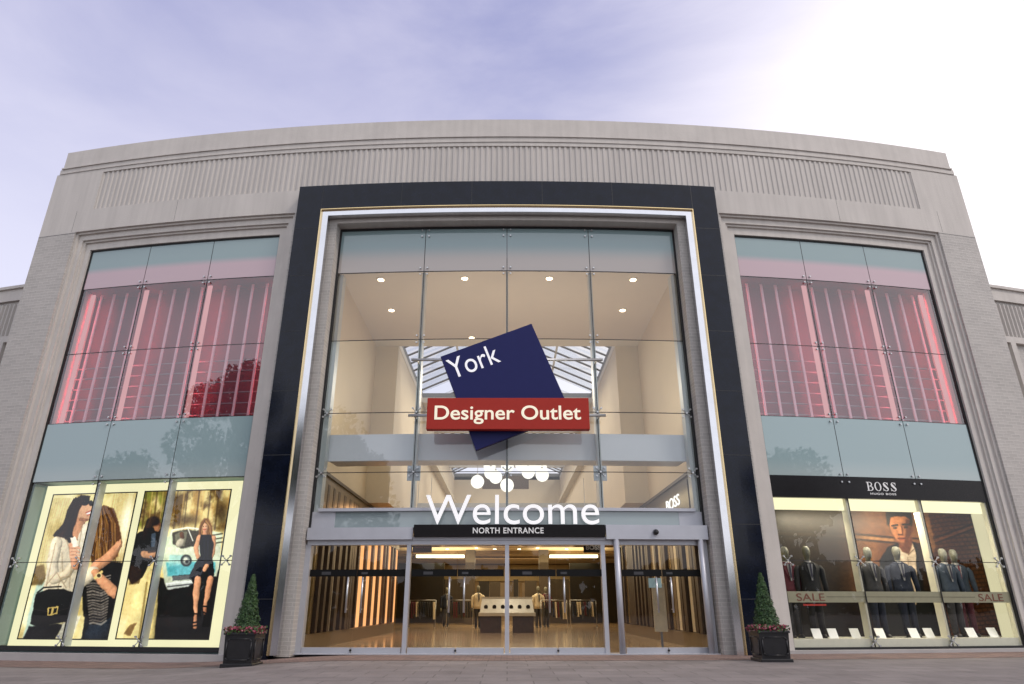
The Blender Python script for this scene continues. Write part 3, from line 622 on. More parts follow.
# ---------------- right window: fascia, shop display
T=thing('fascia_sign','wide black fascia board with white serif letters across the right window','sign',F(11.75,4.31,.02))
b=MB(); b.bent(8.08,15.42,4.31,4.98,-.1,.022); b.build('board',mat('black_gloss_board',(.010,.009,.010),.25,spec=.25),T)
wht=mat('white_letters',(.80,.80,.78),.4,var=.02)
Lg=MB()
def serif_text(b,word,u0,z0,h,w,gap,d):
    """bold roman capitals B O S drawn as strokes with serifs"""
    def ring(cx,cz,rx,rz,tx,tz,a0,a1,n=20):
        pts=[];fc=[]
        for i in range(n+1):
            a=rad(a0+(a1-a0)*i/n)
            for k in (1,0):
                x=cx+(rx-(0 if k else tx))*math.cos(a); z=cz+(rz-(0 if k else tz))*math.sin(a); pts.append(F(x,z,d)); fc.append((x,z,d))
        b.add(pts,[(2*i,2*i+1,2*i+3,2*i+2) for i in range(n)],fc)
    def r(a,c,e,f): b.sheet(a,c,e,f,d)
    for ch in word:
        t=h*.17; s_=h*.06
        if ch=='B':
            r(u0+w*.12,u0+w*.12+t,z0,z0+h); r(u0,u0+w*.5,z0,z0+s_); r(u0,u0+w*.5,z0+h-s_,z0+h); r(u0+w*.2,u0+w*.5,z0+h*.49,z0+h*.55)
            ring(u0+w*.48,z0+h*.755,w*.40,h*.245,t*.9,s_,-90,90); ring(u0+w*.48,z0+h*.27,w*.50,h*.27,t,s_,-90,90)
        elif ch=='O': ring(u0+w*.5,z0+h*.5,w*.52,h*.52,t,s_,0,360,36)
        elif ch=='S':
            ring(u0+w*.48,z0+h*.75,w*.36,h*.26,t*.8,s_,20,270); ring(u0+w*.48,z0+h*.26,w*.40,h*.27,t*.8,s_,-160,90)
            r(u0+w*.78,u0+w*.86,z0+h*.68,z0+h*1.0); r(u0+w*.04,u0+w*.12,z0+h*.02,z0+h*.34)
            ang=[(u0+w*.16,z0+h*.66),(u0+w*.84,z0+h*.38)]; 
            b.add([F(ang[0][0],ang[0][1]-.02,d),F(ang[1][0]-.02,ang[1][1]-.06,d),F(ang[1][0],ang[1][1],d),F(ang[0][0]+.04,ang[0][1]+.06,d)],[(0,1,2,3)])
        u0+=w+gap
serif_text(Lg,'BOSS',11.22,4.56,.27,.225,.045,.03); Lg.build('lettering',wht,T)
text('lettering','HUGO BOSS',.085,wht,T,None,bend=(11.30,4.44,.028),extr=.006,width=.88,bold=.02,spacing=1.2)
RW=Wn  # the right window part
cream=mat('cream_display',(.62,.56,.36),.5,var=.05,scale=1); dfloor=mat('display_ledge',(.72,.70,.58),.4,var=.05)
b=MB(); b.bent(7.9,15.45,-.1,.36,-1.9,-.08); b.bent(15.45,16.5,-.1,.36,-1.9,-.71); b.build('display_ledge',dfloor,RW)
b=MB(); b.bent(7.9,16.9,4.32,4.9,-1.9,-.1); b.bent(7.7,8.05,-.1,4.9,-1.9,-.1); b.bent(16.5,16.9,-.1,4.9,-1.9,-.71); b.bent(7.6,17.0,-.1,4.9,-2.1,-1.9); b.build('display_surround',cream,RW)
hd=emis('cream_header_light',(1,.93,.60),1.05,var=.08)
b=MB(); b.bent(8.07,15.42,3.98,4.32,-.30,-.20); b.build('light_header',hd,RW)
b=MB(); b.bent(15.05,15.42,.36,3.97,-.34,-.22); b.build('light_side',emis('cream_side_light',(1,.92,.58),.62,var=.1),RW)
area('display_lamp',F(11.7,3.97,-.55),5.0,.3,80,(1,.88,.66),(rad(32),0,0))
area('display_lamp',F(11.7,3.97,-.40),5.0,.2,15,(1,.90,.70))
T=thing('backdrop_picture','large print of a suited man before a brick wall, behind the mannequins','picture',F(12.5,.36,-1.55))
b=MB(); b.bent(8.75,16.3,.36,4.31,-1.66,-1.55); b.build('backing_board',dark,T)
art_man().mesh('picture',printmat('picture_print',.16,.5),T,lambda s_,t_:F(8.90+(16.27-8.90)*s_,4.20+(.37-4.20)*t_,-1.53))  # faint emission brightens this print, nothing lights it from behind
# mannequins
skin=mat('mannequin_shell',(.15,.15,.115),.45,var=.05); shirtw=mat('white_shirt',(.28,.275,.27),.7); shoe=mat('black_shoe',(.02,.018,.018),.3)
def suit(n,c): return mat(n,c,.85,var=.25,scale=12,bump=.2)
def loft(b,rings,n=14):
    pts=[]
    for (cx,cy,z,rx,ry) in rings:
        for i in range(n): w=2*math.pi*i/n; pts.append((cx+rx*math.cos(w),cy+ry*math.sin(w),z))
    k=len(rings); fs=[(j*n+i,j*n+(i+1)%n,(j+1)*n+(i+1)%n,(j+1)*n+i) for j in range(k-1) for i in range(n)]
    fs+= [tuple(range(n))[::-1],tuple((k-1)*n+i for i in range(n))]
    b.add(pts,fs,None,True)
def mannequin(u,d,H,jm,tm,label,tie,turn=0,at=None,grp='suited mannequins in the shop window'):
    base=Vector(at or F(u,.36,d)); T=thing('mannequin',label,'mannequin',base,grp); k=H/2.62
    def TR(b): 
        ca,sa=math.cos(turn),math.sin(turn)
        b.v=[tuple(base+Vector((x*ca-y*sa,x*sa+y*ca,z))*k) for x,y,z in b.v]; return b
    b=MB()   # body: head, neck, chest, hands in one mesh
    loft(b,[(0,0,2.02,.10,.09),(0,0,2.16,.075,.075),(0,-.01,2.25,.075,.085),(0,-.03,2.29,.085,.11),(0,-.035,2.37,.105,.13),(0,-.03,2.46,.115,.14),(0,-.02,2.56,.095,.12),(0,-.01,2.61,.05,.06)])
    b.add([(-.02,-.17,2.40),(.02,-.17,2.40),(.0,-.215,2.36),(0,-.17,2.45)],[(0,1,2),(0,2,3),(1,3,2)])
    for s in (-1,1):
        loft(b,[(s*.40,-.05,1.28,.045,.03),(s*.405,-.06,1.18,.055,.035),(s*.40,-.065,1.08,.05,.03),(s*.395,-.06,.98,.03,.02)],8)
    loft(b,[(0,0,1.3,.22,.14),(0,0,1.7,.24,.15),(0,0,2.0,.20,.12),(0,0,2.1,.1,.09)])
    TR(b).build('body',skin,T)
    b=MB()   # jacket with sleeves
    loft(b,[(0,.0,1.18,.30,.20),(0,0,1.40,.285,.19),(0,0,1.62,.27,.175),(0,0,1.84,.31,.19),(0,0,1.98,.34,.18),(0,.01,2.08,.27,.14),(0,.02,2.16,.12,.11)],18)
    for s in (-1,1): loft(b,[(s*.31,.01,2.04,.07,.08),(s*.37,.0,1.92,.095,.10),(s*.39,.0,1.68,.085,.09),(s*.41,-.03,1.45,.075,.08),(s*.405,-.05,1.24,.065,.065)],10)
    j=TR(b).build('jacket',jm,T)
    b=MB(); 
    for s in (-1,1): b.add([(s*.03,-.205,1.62),(s*.17,-.19,1.95),(s*.11,-.155,2.12),(s*.055,-.165,2.10)],[(0,1,2,3)])
    TR(b).build('lapel',jm,j)
    b=MB(); b.add([(-.08,-.195,2.08),(.08,-.195,2.08),(0.02,-.212,1.60),(-.02,-.212,1.60)],[(0,3,2,1)]); loft(b,[(0,0,2.08,.115,.12),(0,-.005,2.18,.10,.11)],12); TR(b).build('shirt',shirtw,T)
    b=MB(); b.add([(-.022,-.222,2.10),(.022,-.222,2.10),(.032,-.226,1.72),(0,-.228,1.66),(-.032,-.226,1.72)],[(0,4,3,2,1)]); TR(b).build('tie',tie,T)
    b=MB()
    for s in (-1,1): loft(b,[(s*.13,0,.08,.085,.10),(s*.125,0,.5,.095,.11),(s*.12,0,.9,.12,.14),(s*.12,0,1.25,.15,.17)],12)
    TR(b).build('trousers',tm,T)
    for s in (-1,1):
        b=MB(); loft(b,[(s*.13,-.06,0,.075,.17),(s*.13,-.06,.06,.07,.16),(s*.13,-.01,.12,.055,.08)],12); TR(b).build('shoe',shoe,T)
navy=suit('navy_wool',(.010,.015,.032)); char=suit('charcoal_wool',(.03,.03,.034)); burg=suit('burgundy_wool',(.09,.015,.025)); blue=suit('blue_grey_wool',(.028,.042,.065)); blk=suit('black_wool',(.012,.012,.014))
tied=mat('dark_tie',(.03,.03,.05),.6); tier=mat('red_tie',(.18,.02,.03),.6)
mannequin(8.72,-1.0,2.60,burg,char,'mannequin in a burgundy jacket, nearest the inner edge of the window',tied,.1)
mannequin(9.30,-.75,2.60,blk,blk,'mannequin in a black suit behind the left sale lettering',tied,-.1)
mannequin(11.42,-.85,2.60,char,navy,'mannequin in a charcoal suit with a dark tie left of the printed face',tied,.12)
mannequin(12.36,-.75,2.62,navy,navy,'mannequin in a navy suit standing in front of the printed man',tied,-.1)
mannequin(14.00,-.75,2.58,blue,char,'mannequin in a blue grey jacket just right of the second mullion',tied,.1)
mannequin(14.62,-.98,2.58,blue,burg,'rearmost blue grey mannequin with one arm towards the brick picture',tier,-.2)
card=mat('white_card',(.86,.86,.83),.5,var=.02)
ct=['leftmost white price card, below the burgundy mannequin','white price card under the left sale lettering','white price card alone left of the first mullion foot','white price card just right of the first mullion foot','white price card below the charcoal suited mannequin','white price card below the navy suited mannequin','white price card right of the second mullion foot','rightmost white price card beside the lit side panel']
for i,u in enumerate((9.05,9.55,10.25,11.05,12.15,12.65,14.1,14.85)):
    b=MB(); p=F(u,.365,-.42); q=[(-.13,-.05,0),(.13,-.05,0),(.13,.08,.26),(-.13,.08,.26)]
    b.add([(p[0]+x,p[1]+y,p[2]+z) for x,y,z in q]+[(p[0]+x,p[1]+y+.015,p[2]+z) for x,y,z in q],[(0,1,2,3),(7,6,5,4),(0,4,5,1),(1,5,6,2),(2,6,7,3),(3,7,4,0)])
    tag(b.build('price_card',card,loc=p),ct[i],'card','white price cards on the display ledge')
vinyl=mat('beige_vinyl',(.34,.32,.22),.5,var=.06); redp=mat('brown_red_print',(.22,.075,.05),.6)
T=thing('sale_banner','beige sticker band with thin red sale lettering across the display glass','sticker',F(11.75,1.34,-.03))
b=MB(); b.bent(8.12,15.40,1.33,1.63,-.05,-.035); b.build('band',vinyl,T)
b=MB(); b.bent(9.3,14.15,1.475,1.49,-.034,-.031); b.build('line',mat('dark_line',(.15,.12,.08),.6),T)
text('lettering','SALE',.29,redp,T,None,bend=(8.38,1.375,-.028),extr=.004,width=.86); text('lettering','SALE',.29,redp,T,None,bend=(14.27,1.375,-.028),extr=.004,width=.86)
b=MB(); b.bent(8.55,9.25,1.24,1.29,-.034,-.03); b.build('small_print',mat('red_strip',(.45,.03,.02),.6),T)

# ---------------- centre glazing
Wc=thing('w','x','x',(0,20,0)); del Wc['label']; del Wc['category']; Wc.name='window'; WL[Wc.name]=(0,20,0); Wc.parent=B; Wc.location=(0,0,0)
us=[-2.83,0,2.83]
panes(-5.83,5.83,us,[3.9,5.0,6.87,9.33],G_c,Wc,'glass'); panes(-5.83,5.83,us,[9.33,11.82],G_c2,Wc,'glass')
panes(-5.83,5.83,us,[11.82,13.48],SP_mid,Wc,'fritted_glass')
b=MB(); b.bent(-5.86,-5.80,3.1,13.53,-.2,.05); b.bent(5.80,5.86,3.1,13.53,-.2,.05); b.bent(-5.83,5.83,13.47,13.53,-.2,.05)
for z in (11.82,9.33,6.87,5.0): b.bent(-5.8,5.8,z-.010,z+.010,-.02,.006)
for u in us: b.bent(u-.011,u+.011,3.9,13.47,-.02,.0055)
b.build('gasket',gasket,Wc)
for u in (-2.83,0,2.83):
    b=MB(); w=.055 if u else .035; b.bent(u-w,u+w,3.45,11.8,-.42,-.05); b.build('fin',G_fin,Wc)
for s in (-1,1): b=MB(); b.bent(*sorted((s*5.62,s*5.79)),3.45,11.8,-.35,-.06); b.build('fin',G_fin,Wc)
spiders(Wc,[(u,z) for u in (-5.66,-2.83,0,2.83,5.66) for z in (6.87,5.0)])
spiders(Wc,[(u,z) for u in (-2.83,0,2.83) for z in (13.3,11.82,9.33)],False)
for s in (-1,1): b=MB(); b.bent(s*2.83-.2,s*2.83+.2,4.75,5.2,-.10,-.05); b.build('bracket_plate',mat('pale_plate%d'%(s+1),(.42,.46,.50),.3),Wc)
b=MB(); b.bent(-5.6,5.6,3.84,3.93,-.25,.10); b.build('sill_rail',alu,Wc)
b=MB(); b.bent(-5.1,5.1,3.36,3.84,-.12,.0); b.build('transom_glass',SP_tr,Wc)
for s in (-1,1): b=MB(); b.bent(*sorted((s*5.1,s*5.82)),3.36,3.84,-.12,.01); b.build('transom_panel',alu,Wc)
b=MB(); b.bent(-5.82,-2.72,3.02,3.36,-.2,.22); b.bent(2.85,5.82,3.02,3.42,-.2,.30); b.bent(-2.72,2.85,3.0,3.1,-.2,.14); b.build('transom_box',alu,Wc)
b=MB(); b.bent(-5.82,5.82,2.88,3.02,-.15,.10); b.build('door_head',alu,Wc)
# doors
DR=[(-5.78,-2.83),(-2.83,0.),(0.,2.80),(3.20,5.70)]
posts=[(-5.80,.10),(-2.83,.06),(0,.06),(2.76,.06),(5.76,.07)]
for u,w in posts: b=MB(); b.bent(u-w,u+w,0,2.9,-.12,.09); b.build('door_post',alu,Wc)
for u in (3.14,5.60): b=MB(); x,y,_=F(u,0,.22); b.cyl((x,y,.02),(x,y,3.02),.085,n=18); b.build('door_post',alu,Wc)
band=mat('black_band',(.006,.006,.006),.5,spec=.15); bandm=mat('grey_marks',(.04,.04,.045),.4)
hand=MB()
for i,(a,c) in enumerate(DR):
    mid=(a+c)/2; dd=.0
    for (l,r,hs) in ((a+.09,mid-.01,-1),(mid+.01,c-.09,1)):
        g=MB(); g.sheet(l,r,.16,2.9,dd,seg=.7); D_=g.build('door',G_d,B)
        q=MB(); q.bent(l,r,.02,.17,-.05,.06); q.build('bottom_rail',alu,D_)
        q=MB(); q.bent(l,r,2.02,2.21,-.006,.008); q.build('band',band,D_)
        q=MB(); 
        if hs<0: q.bent(l+.35,l+.62,2.07,2.15,.0085,.010); q.bent(l+.36,l+.61,2.10,2.12,.0105,.0115)
        else: q.bent(l+.12,l+.30,2.08,2.14,.0085,.010)
        q.build('marking',bandm,D_)
        hx=mid+hs*.21
        q=MB(); x,y,_=F(hx,0,.13); q.cyl((x,y,1.06),(x,y,2.00),.028,n=12)
        for z in (1.15,1.90): x2,y2,_=F(hx,0,.0); q.cyl((x,y,z),(x2,y2,z),.014,n=8)
        q.build('handle',steel,D_)
    q=MB(); x,y,_=F(mid,0,.07); q.cyl((x,y,.10),(x,y-.04,.10),.03,n=12); q.build('lock',dark,B)
b=MB()
b.bent(-5.8,5.8,.005,.03,-.2,.35); part(b,'threshold',alu)
T=thing('door_camera','small black dome sensor on the grey box above the right door','camera',F(4.28,3.2,.33))
b=MB(); p=F(4.28,3.22,.34); b.cyl(F(4.28,3.22,.302),F(4.28,3.22,.36),.08,n=18); b.build('base',alud,T); b=MB(); b.ball(F(4.28,3.21,.38),.075); b.build('dome',gasket,T)

# ---------------- signs on the portal
T=thing('outlet_sign','tilted dark blue square sign crossed by a red board with cream lettering','sign',F(0,6.06,.5))
bl=mat('sign_blue',(.016,.019,.095),.5,var=.03,spec=.15); rd=mat('sign_red',(.37,.032,.022),.5,var=.04,spec=.15); edge=mat('sign_edge',(.10,.10,.13),.4)
y0=DG-.72
ex=Vector((2.83,0,1.11)).normalized(); ez=Vector((-ex.z,0,ex.x)); TL=Vector((-2.07,y0,8.44)); w_=3.06;h_=3.17
b=MB(); q=[TL,TL+ex*w_,TL+ex*w_-ez*h_,TL-ez*h_]
b.add([tuple(p) for p in q]+[tuple(p+Vector((0,.16,0))) for p in q],[(0,3,2,1),(4,5,6,7),(0,1,5,4),(1,2,6,5),(2,3,7,6),(3,0,4,7)]); b.build('blue_panel',bl,T,bevel=.012)
text('lettering','York',.95,mat('white_sign_letters',(.86,.86,.88),.4,var=.01,emit=(1,1,1),es=.22),T,tuple(TL+ex*.10-ez*.84+Vector((0,-.004,0))),ux=ex,uz=ez,extr=.012,width=1.60)
b=MB(); b.box(-2.38,2.44,y0-.26,y0-.02,6.06,7.02); b.build('red_panel',rd,T,bevel=.012)
crl=mat('cream_letters',(.86,.80,.62),.4,var=.02,emit=(1,.92,.7),es=.25)
text('lettering','Designer Outlet',.60,crl,T,(-2.15,y0-.264,6.36),extr=.012,width=4.34,bold=.012)
b=MB()
for z,a in ((8.46,3.02),(6.65,3.02)):
    b.cyl((-a,y0+.35,z),(a,y0+.35,z),.045,n=10)
    for s in (-1,1): b.cyl((s*2.83,y0+.35,z),(s*2.83,DG+.02,z),.03,n=8)
for z in (8.3,6.65):
    for x in (-1.0,.9): b.cyl((x,y0+.1,z),(x,y0+.36,z),.03,n=8)
b.build('bracket',steel,T)
T=thing('entrance_sign','black board with small white capitals and tall white standing letters over the doors','sign',F(0,3.08,.3))
b=MB(); b.bent(-2.68,2.82,3.09,3.42,.06,.31); b.build('board',mat('matt_black_board',(.010,.009,.010),.6,spec=.15),T)
wl=mat('welcome_letters',(.86,.86,.86),.4,var=.01,emit=(1,1,1),es=.30)  # small emission added to brighten the white letters
text('lettering','Welcome',1.22,wl,T,None,bend=(-2.38,3.44,.24),extr=.05,width=5.06,bold=-.001)
text('lettering','NORTH ENTRANCE',.225,wht,T,None,bend=(-.98,3.175,.315),extr=.006,width=2.03,bold=.02,spacing=1.1)

# ------------------------------------------------------------------ interior
beige=mat('beige_plaster',(.60,.51,.38),.7,var=.04,scale=.4); ceilm=mat('ceiling_plaster',(.62,.57,.50),.75,var=.03,scale=.4)
tile=brickmat('polished_floor',(.43,.32,.21),(.33,.24,.155),(.20,.14,.09),1.3,.42,.008,rough=.13,nvar=.12,nscale=.6,bump=.02)
b=MB(); xs3=[-18+1.5*i for i in range(25)]; pts=[];fc=[]
for x in xs3:
    y_=DG+RG-math.sqrt((RG-.02)**2-x*x)
    for y in (y_,70): pts.append((x,y,.02)); fc.append((x,y,0))
b.add(pts,[(2*i,2*i+2,2*i+3,2*i+1) for i in range(24)],fc); tag(b.build('floor',tile),kind='structure')
AW=5.92
b=MB()
for s in (-1,1):
    b.box(*sorted((s*AW,s*(AW+.4))),20.6,28,5.15,12.2); b.box(*sorted((s*4.92,s*(AW+.4))),28,36.9,5.22,12.2); b.box(*sorted((s*4.92,s*(AW+.4))),36.9,62,5.95,12.2);  b.box(*sorted((s*(AW+.35),s*(AW+.4))),20.6,37,0,5.15)
    b.box(*sorted((s*AW,s*(AW+.5))),20.55,20.9,0.02,3.0)
b.box(-6.3,6.3,62,62.4,5.9,12.2)
part(b,'atrium_wall',beige)
b=MB(); b.box(-6.3,6.3,20.0+.5,28,12.2,12.4); b.box(-6.3,6.3,36.9,38.6,12.2,12.5)
for s in (-1,1): b.box(*sorted((s*4.9,s*6.3)),28,62,12.2,12.5)
part(b,'atrium_ceiling',ceilm)
# bulkhead across behind the glass, seen as a pale bluish band
b=MB(); b.bent(-5.80,5.80,5.43,6.27,-.46,-.38); b.bent(-5.6,5.6,5.43,5.50,-1.2,-.5); part(b,'bulkhead',mat('pale_bulkhead',(.66,.68,.72),.3,var=.03,scale=.6))
# roof with skylight opening
roofm=mat('roof_membrane',(.20,.20,.20),.9)
b=MB(); b.box(-16.5,-4.9,22.6,76,12.5,12.8); b.box(4.9,16.5,22.6,76,12.5,12.8); b.box(-24,-16.5,27,76,12.5,12.8); b.box(16.5,24,27,76,12.5,12.8); b.box(-4.9,4.9,20.9,28,12.5,12.8); b.box(-4.9,4.9,37,38.5,12.5,12.8); b.box(-4.9,4.9,62,76,12.5,12.8)
for s in (-1,1): b.box(*sorted((s*23.7,s*24)),27,76,0,12.5)
b.box(-24,24,75.7,76,0,12.5); part(b,'roof',roofm)
whitebar=mat('white_bar',(.62,.60,.55),.5); barm=mat('dark_bar',(.10,.09,.075),.5)
for (ya,yb) in ((28,36.9),(38.6,62)):
    g=MB(); 
    for s in (-1,1): g.quad([(s*4.9,ya,12.82),(s*4.9,yb,12.82),(0,yb,15.0),(0,ya,15.0)])
    g.cur=0; sk=g.build('skylight',glassmat('roof_glass%d'%ya,(.9,.92,.92),.05),B)
    b=MB(); y=ya+.3
    while y<yb:
        for s in (-1,1): b.cyl((s*4.9,y,12.7),(0,y,14.9),.055,n=4,smooth=False)
        y+=1.12
    b.build('glazing_bar',barm,sk)
    b=MB(); b.cyl((0,ya,14.85),(0,yb,14.85),.14,n=4,smooth=False)
    for s in (-1,1): b.cyl((s*2.6,ya,13.75),(s*2.6,yb,13.75),.06,n=4,smooth=False)
    for y in ((44,50,56) if ya>30 else ()): b.box(-4.9,4.9,y,y+.2,12.2,12.5)
    b.build('skylight_frame',whitebar,sk)
# ground floor mall beyond the lobby
b=MB(); b.box(-14,14,37,70,5.2,5.9); part(b,'mall_ceiling',mat('mall_ceiling_plaster',(.55,.45,.30),.7,var=.03))
tanw=mat('tan_wall',(.34,.24,.13),.6,var=.1,scale=.7)
b=MB(); b.box(-14.3,14.3,70,70.3,0,5.2); b.box(-14.3,-14,37,70,0,5.2); b.box(14,14.3,37,70,0,5.2); b.box(-14,-6.32,36.8,37,0,5.9); b.box(6.32,14,36.8,37,0,5.9); part(b,'mall_wall',tanw)
colm=mat('dark_column_clad',(.06,.045,.03),.4); dshm=mat('dark_shopfront_panel',(.02,.016,.012),.3)
for s in (-1,1):
    b=MB(); b.box(*sorted((s*2.4,s*3.1)),52,52.8,0.02,5.2); part(b,'dark_column',colm)
    b=MB(); b.box(*sorted((s*5.2,s*9.0)),58,58.3,.02,4.6); part(b,'dark_shopfront',dshm)
    b=MB(); b.box(*sorted((s*3.3,s*5.0)),57,57.4,.02,3.3); part(b,'dark_shopfront',colm)
warm=emis('warm_cove',(1,.82,.45),5)
for s in (-1,1):
    b=MB(); b.box(*sorted((s*3.4,s*7.2)),55,55.5,4.85,5.05); part(b,'cove_light',warm)
    b=MB(); b.box(*sorted((s*2.1,s*2.3)),44,50,5.12,5.19); part(b,'cove_light',warm)
shw=emis('warm_shop_interior',(1,.58,.25),.16,var=.8)
for s in (-1,1):
    for (a,c) in ((.2,1.2),(1.5,2.2),(9.3,10.8)):
        b=MB(); b.box(*sorted((s*a,s*c)),69.8,69.95,.5,3.4); part(b,'shop_window',shw)
b=MB(); b.box(-9,9,69.7,69.9,3.6,5.1); part(b,'shop_fascia',mat('gold_fascia',(.55,.42,.20),.4,var=.1))
# small downlights in the mall ceiling
T=None
dl=emis('downlight_glow',(1,.86,.62),9.); dl2=mat('downlight_rim',(.7,.65,.55),.4)
def downlight(x,y,z,label,grp,r=.14):
    T=thing('downlight',label,'ceiling light',(x,y,z),grp)
    b=MB(); b.cyl((x,y,z-.03),(x,y,z-.004),r*1.25,n=20); b.build('rim',dl2,T)
    b=MB(); b.cyl((x,y,z-.045),(x,y,z-.032),r,n=20); b.build('lamp',dl,T)
rows=[(-4.55,21.35,'first-row downlight in the lobby ceiling by the left wall'),(-1.52,21.25,'first-row lobby downlight left of the centre mullion'),(1.52,21.25,'first-row lobby downlight right of the centre mullion'),(4.55,21.35,'first-row downlight in the lobby ceiling by the right wall'),
(-4.6,24.0,'second-row lobby downlight, left of the blue square sign'),(4.6,24.0,'second-row lobby downlight, right of the blue square sign'),(-1.55,26.9,'single lobby downlight above the left upper edge of the blue sign')]
for x,y,l in rows: downlight(x,y,12.2,l,'round downlights in the lobby ceiling',.11)
for i,(x,y) in enumerate([(s*q,y) for y in (39,43,47,51) for q in (.9,4.4) for s in (-1,1)]): downlight(x,y,5.2,'small round downlight in the low mall ceiling seen through the doors','downlights in the mall ceiling',.12)
area('lobby_lamp',(0,24.5,12.05),2,5,120,(1,.86,.66)).data.spread=rad(110)
area('lobby_ceiling_fill',(0,21.6,6.5),9,.6,120,(1,.88,.70),(math.pi-rad(20),0,0))  # added fill without a fitting, brightens the lobby ceiling from below
area('lobby_lamp',(0,33,11.9),6,6,230,(1,.88,.70)); area('lobby_lamp',(0,50,11.8),6,18,300,(1,.88,.70))
area('mall_lamp',(0,45,5.05),9,10,400,(1,.78,.48)); area('mall_lamp',(0,62,5.05),12,8,400,(1,.78,.48))
# shopfronts along both sides of the lobby
fin_dark=mat('dark_timber',(.045,.025,.015),.4,var=.3); fin_gold=mat('bronze_panel',(.42,.30,.13),.25,metal=.6,var=.3,scale=2); fin_org=emis('peach_backlight',(1,.46,.18),1.15,var=.25); fin_red=emis('red_backlight',(1,.20,.08),.5,var=.3); fin_wh=mat('ivory_panel',(.62,.54,.38),.4,var=.1)
skirt=mat('bronze_plinth',(.16,.11,.06),.35,var=.1); mirror=mat('smoky_mirror',(.10,.08,.06),.08,metal=.8,var=.3)
for s in (-1,1):
    b=MB(); b.box(*sorted((s*(AW+.02),s*(AW+.35))),20.9,37,.02,5.15); shp=part(b,'shopfront',mirror)
    b=MB(); b.box(*sorted((s*(AW-.10),s*(AW+.02))),20.9,37,.02,.46); b.build('plinth',skirt,shp)
    b=MB(); b.box(*sorted((s*(AW-.16),s*(AW-.02))),20.9,37,4.02,5.10); b.build('header',skirt if s<0 else fin_dark,shp)
    b=MB(); b.box(*sorted((s*(AW-.22),s*(AW+.02))),20.9,37,5.10,5.2); b.build('header_cap',fin_dark,shp)
    y=21.2; i=0; rr=random.Random(5+s)
    while y<36.6:
        wd=rr.uniform(.22,.38); x=s*(AW-.07)
        if s<0: m=[fin_gold,fin_dark,fin_wh,fin_dark][i%4] if y<24 else (rr.choice([fin_dark,fin_gold,fin_dark,fin_wh,skirt]) if y<27.2 else ([fin_org,fin_dark][i%2] if y<33 else [fin_red,fin_dark,fin_org,fin_dark][i%4]))
        else: m=rr.choice([fin_dark,fin_gold,fin_dark,fin_wh,skirt,fin_dark])
        if m is fin_org: wd=1.05
        if s<0 and y>27.2 and m is fin_dark: wd=.30
        b=MB(); b.box(*sorted((x-.10*s if m is fin_dark else x,x+.08*s)),y,y+wd,.48,4.88); b.build('panel',m,shp)
        y+=wd+(.10 if y<25 else .06); i+=1
for s in (-1,1): area('cove_lamp',(s*4.5,50,4.3),5,6,170,(1,.80,.45),(math.pi,0,0))
area('shopfront_lamp',(-5.0,29.5,4.9),.6,6,60,(1,.5,.22))
area('shopfront_lamp',(4.8,24.5,4.9),.6,4,22,(1,.75,.4))
# dark upper shop fronts with letters (right wall above the header) 
T=thing('wall_sign','small white illuminated shop letters on the dark panel of the right lobby wall','sign',(5.8,22.9,4.3))
b=MB(); b.box(AW-.20,AW-.17,21.2,25.6,4.1,5.0); b.build('panel',fin_dark,T)
wle=emis('lit_white_letters',(1,.97,.90),1.2)
text('lettering','BOSS',.52,wle,T,(AW-.21,24.2,4.36),ux=(0,-1,0),uz=(0,0,1),extr=.03,width=1.9,bold=.0)
for (x,lab,txt,m2) in ((-2.58,'small dark red hanging sign inside the left centre door','OPENING SOON',mat('dark_red_board',(.07,.012,.010),.5)),(2.62,'small black hanging sign with white serif letters inside the right centre door','BOSS',dark)):
    p=(x,21.05,2.72); T=thing('hanging_sign',lab,'sign',p,'small signs hung inside the doors')
    wd=.29
    b=MB(); b.box(x-wd,x+wd,21.03,21.09,2.74,3.04); b.build('board',m2,T)
    b=MB()
    for q in (-.2,.2): b.cyl((x+q,21.06,3.04),(x+q,21.06,5.0),.008,n=6)
    b.build('wire',steel,T)
    if txt=='BOSS': text('lettering',txt,.17,wht,T,(x-.22,21.02,2.83),extr=.004,width=.44,bold=.03)
    else: text('lettering',txt,.06,mat('pink_letters',(.5,.15,.12),.5),T,(x-.22,21.02,2.87),extr=.004,width=.44)
b=MB(); b.bent(-2.9,2.9,3.3,3.5,-1.2,-.25); part(b,'door_soffit',beige)
# far name board in the atrium
T=thing('name_board','dark name board hanging across the far atrium below the globes','sign',(0,46,8.5))
b=MB(); b.box(-1.7,1.5,46,46.15,8.75,9.65); b.build('board',mat('brown_board',(.07,.05,.04),.5),T)
b=MB(); b.cyl((-1.4,46.07,9.65),(-1.4,46.07,12.4),.02,n=6); b.cyl((1.2,46.07,9.65),(1.2,46.07,12.4),.02,n=6); b.build('rod',steel,T)
b=MB(); b.box(-4.9,4.9,37,37.1,5.9,6.5); part(b,'balustrade',mat('grey_balustrade',(.34,.35,.36),.4))
b=MB(); 
for s in (-1,1): b.box(*sorted((s*4.5,s*4.93)),40,62,9.6,9.9)
part(b,'side_beam',mat('side_beam_plaster',(.46,.40,.30),.6))
b=MB(); b.cyl((-4.9,40,10.2),(0,40,9.7),.06,n=8); b.cyl((4.9,40,10.2),(0,40,9.7),.06,n=8); b.cyl((-4.9,40,11.4),(4.9,40,11.4),.07,n=8); b.cyl((-4.9,48,11.4),(4.9,48,11.4),.07,n=8); part(b,'roof_truss',whitebar)
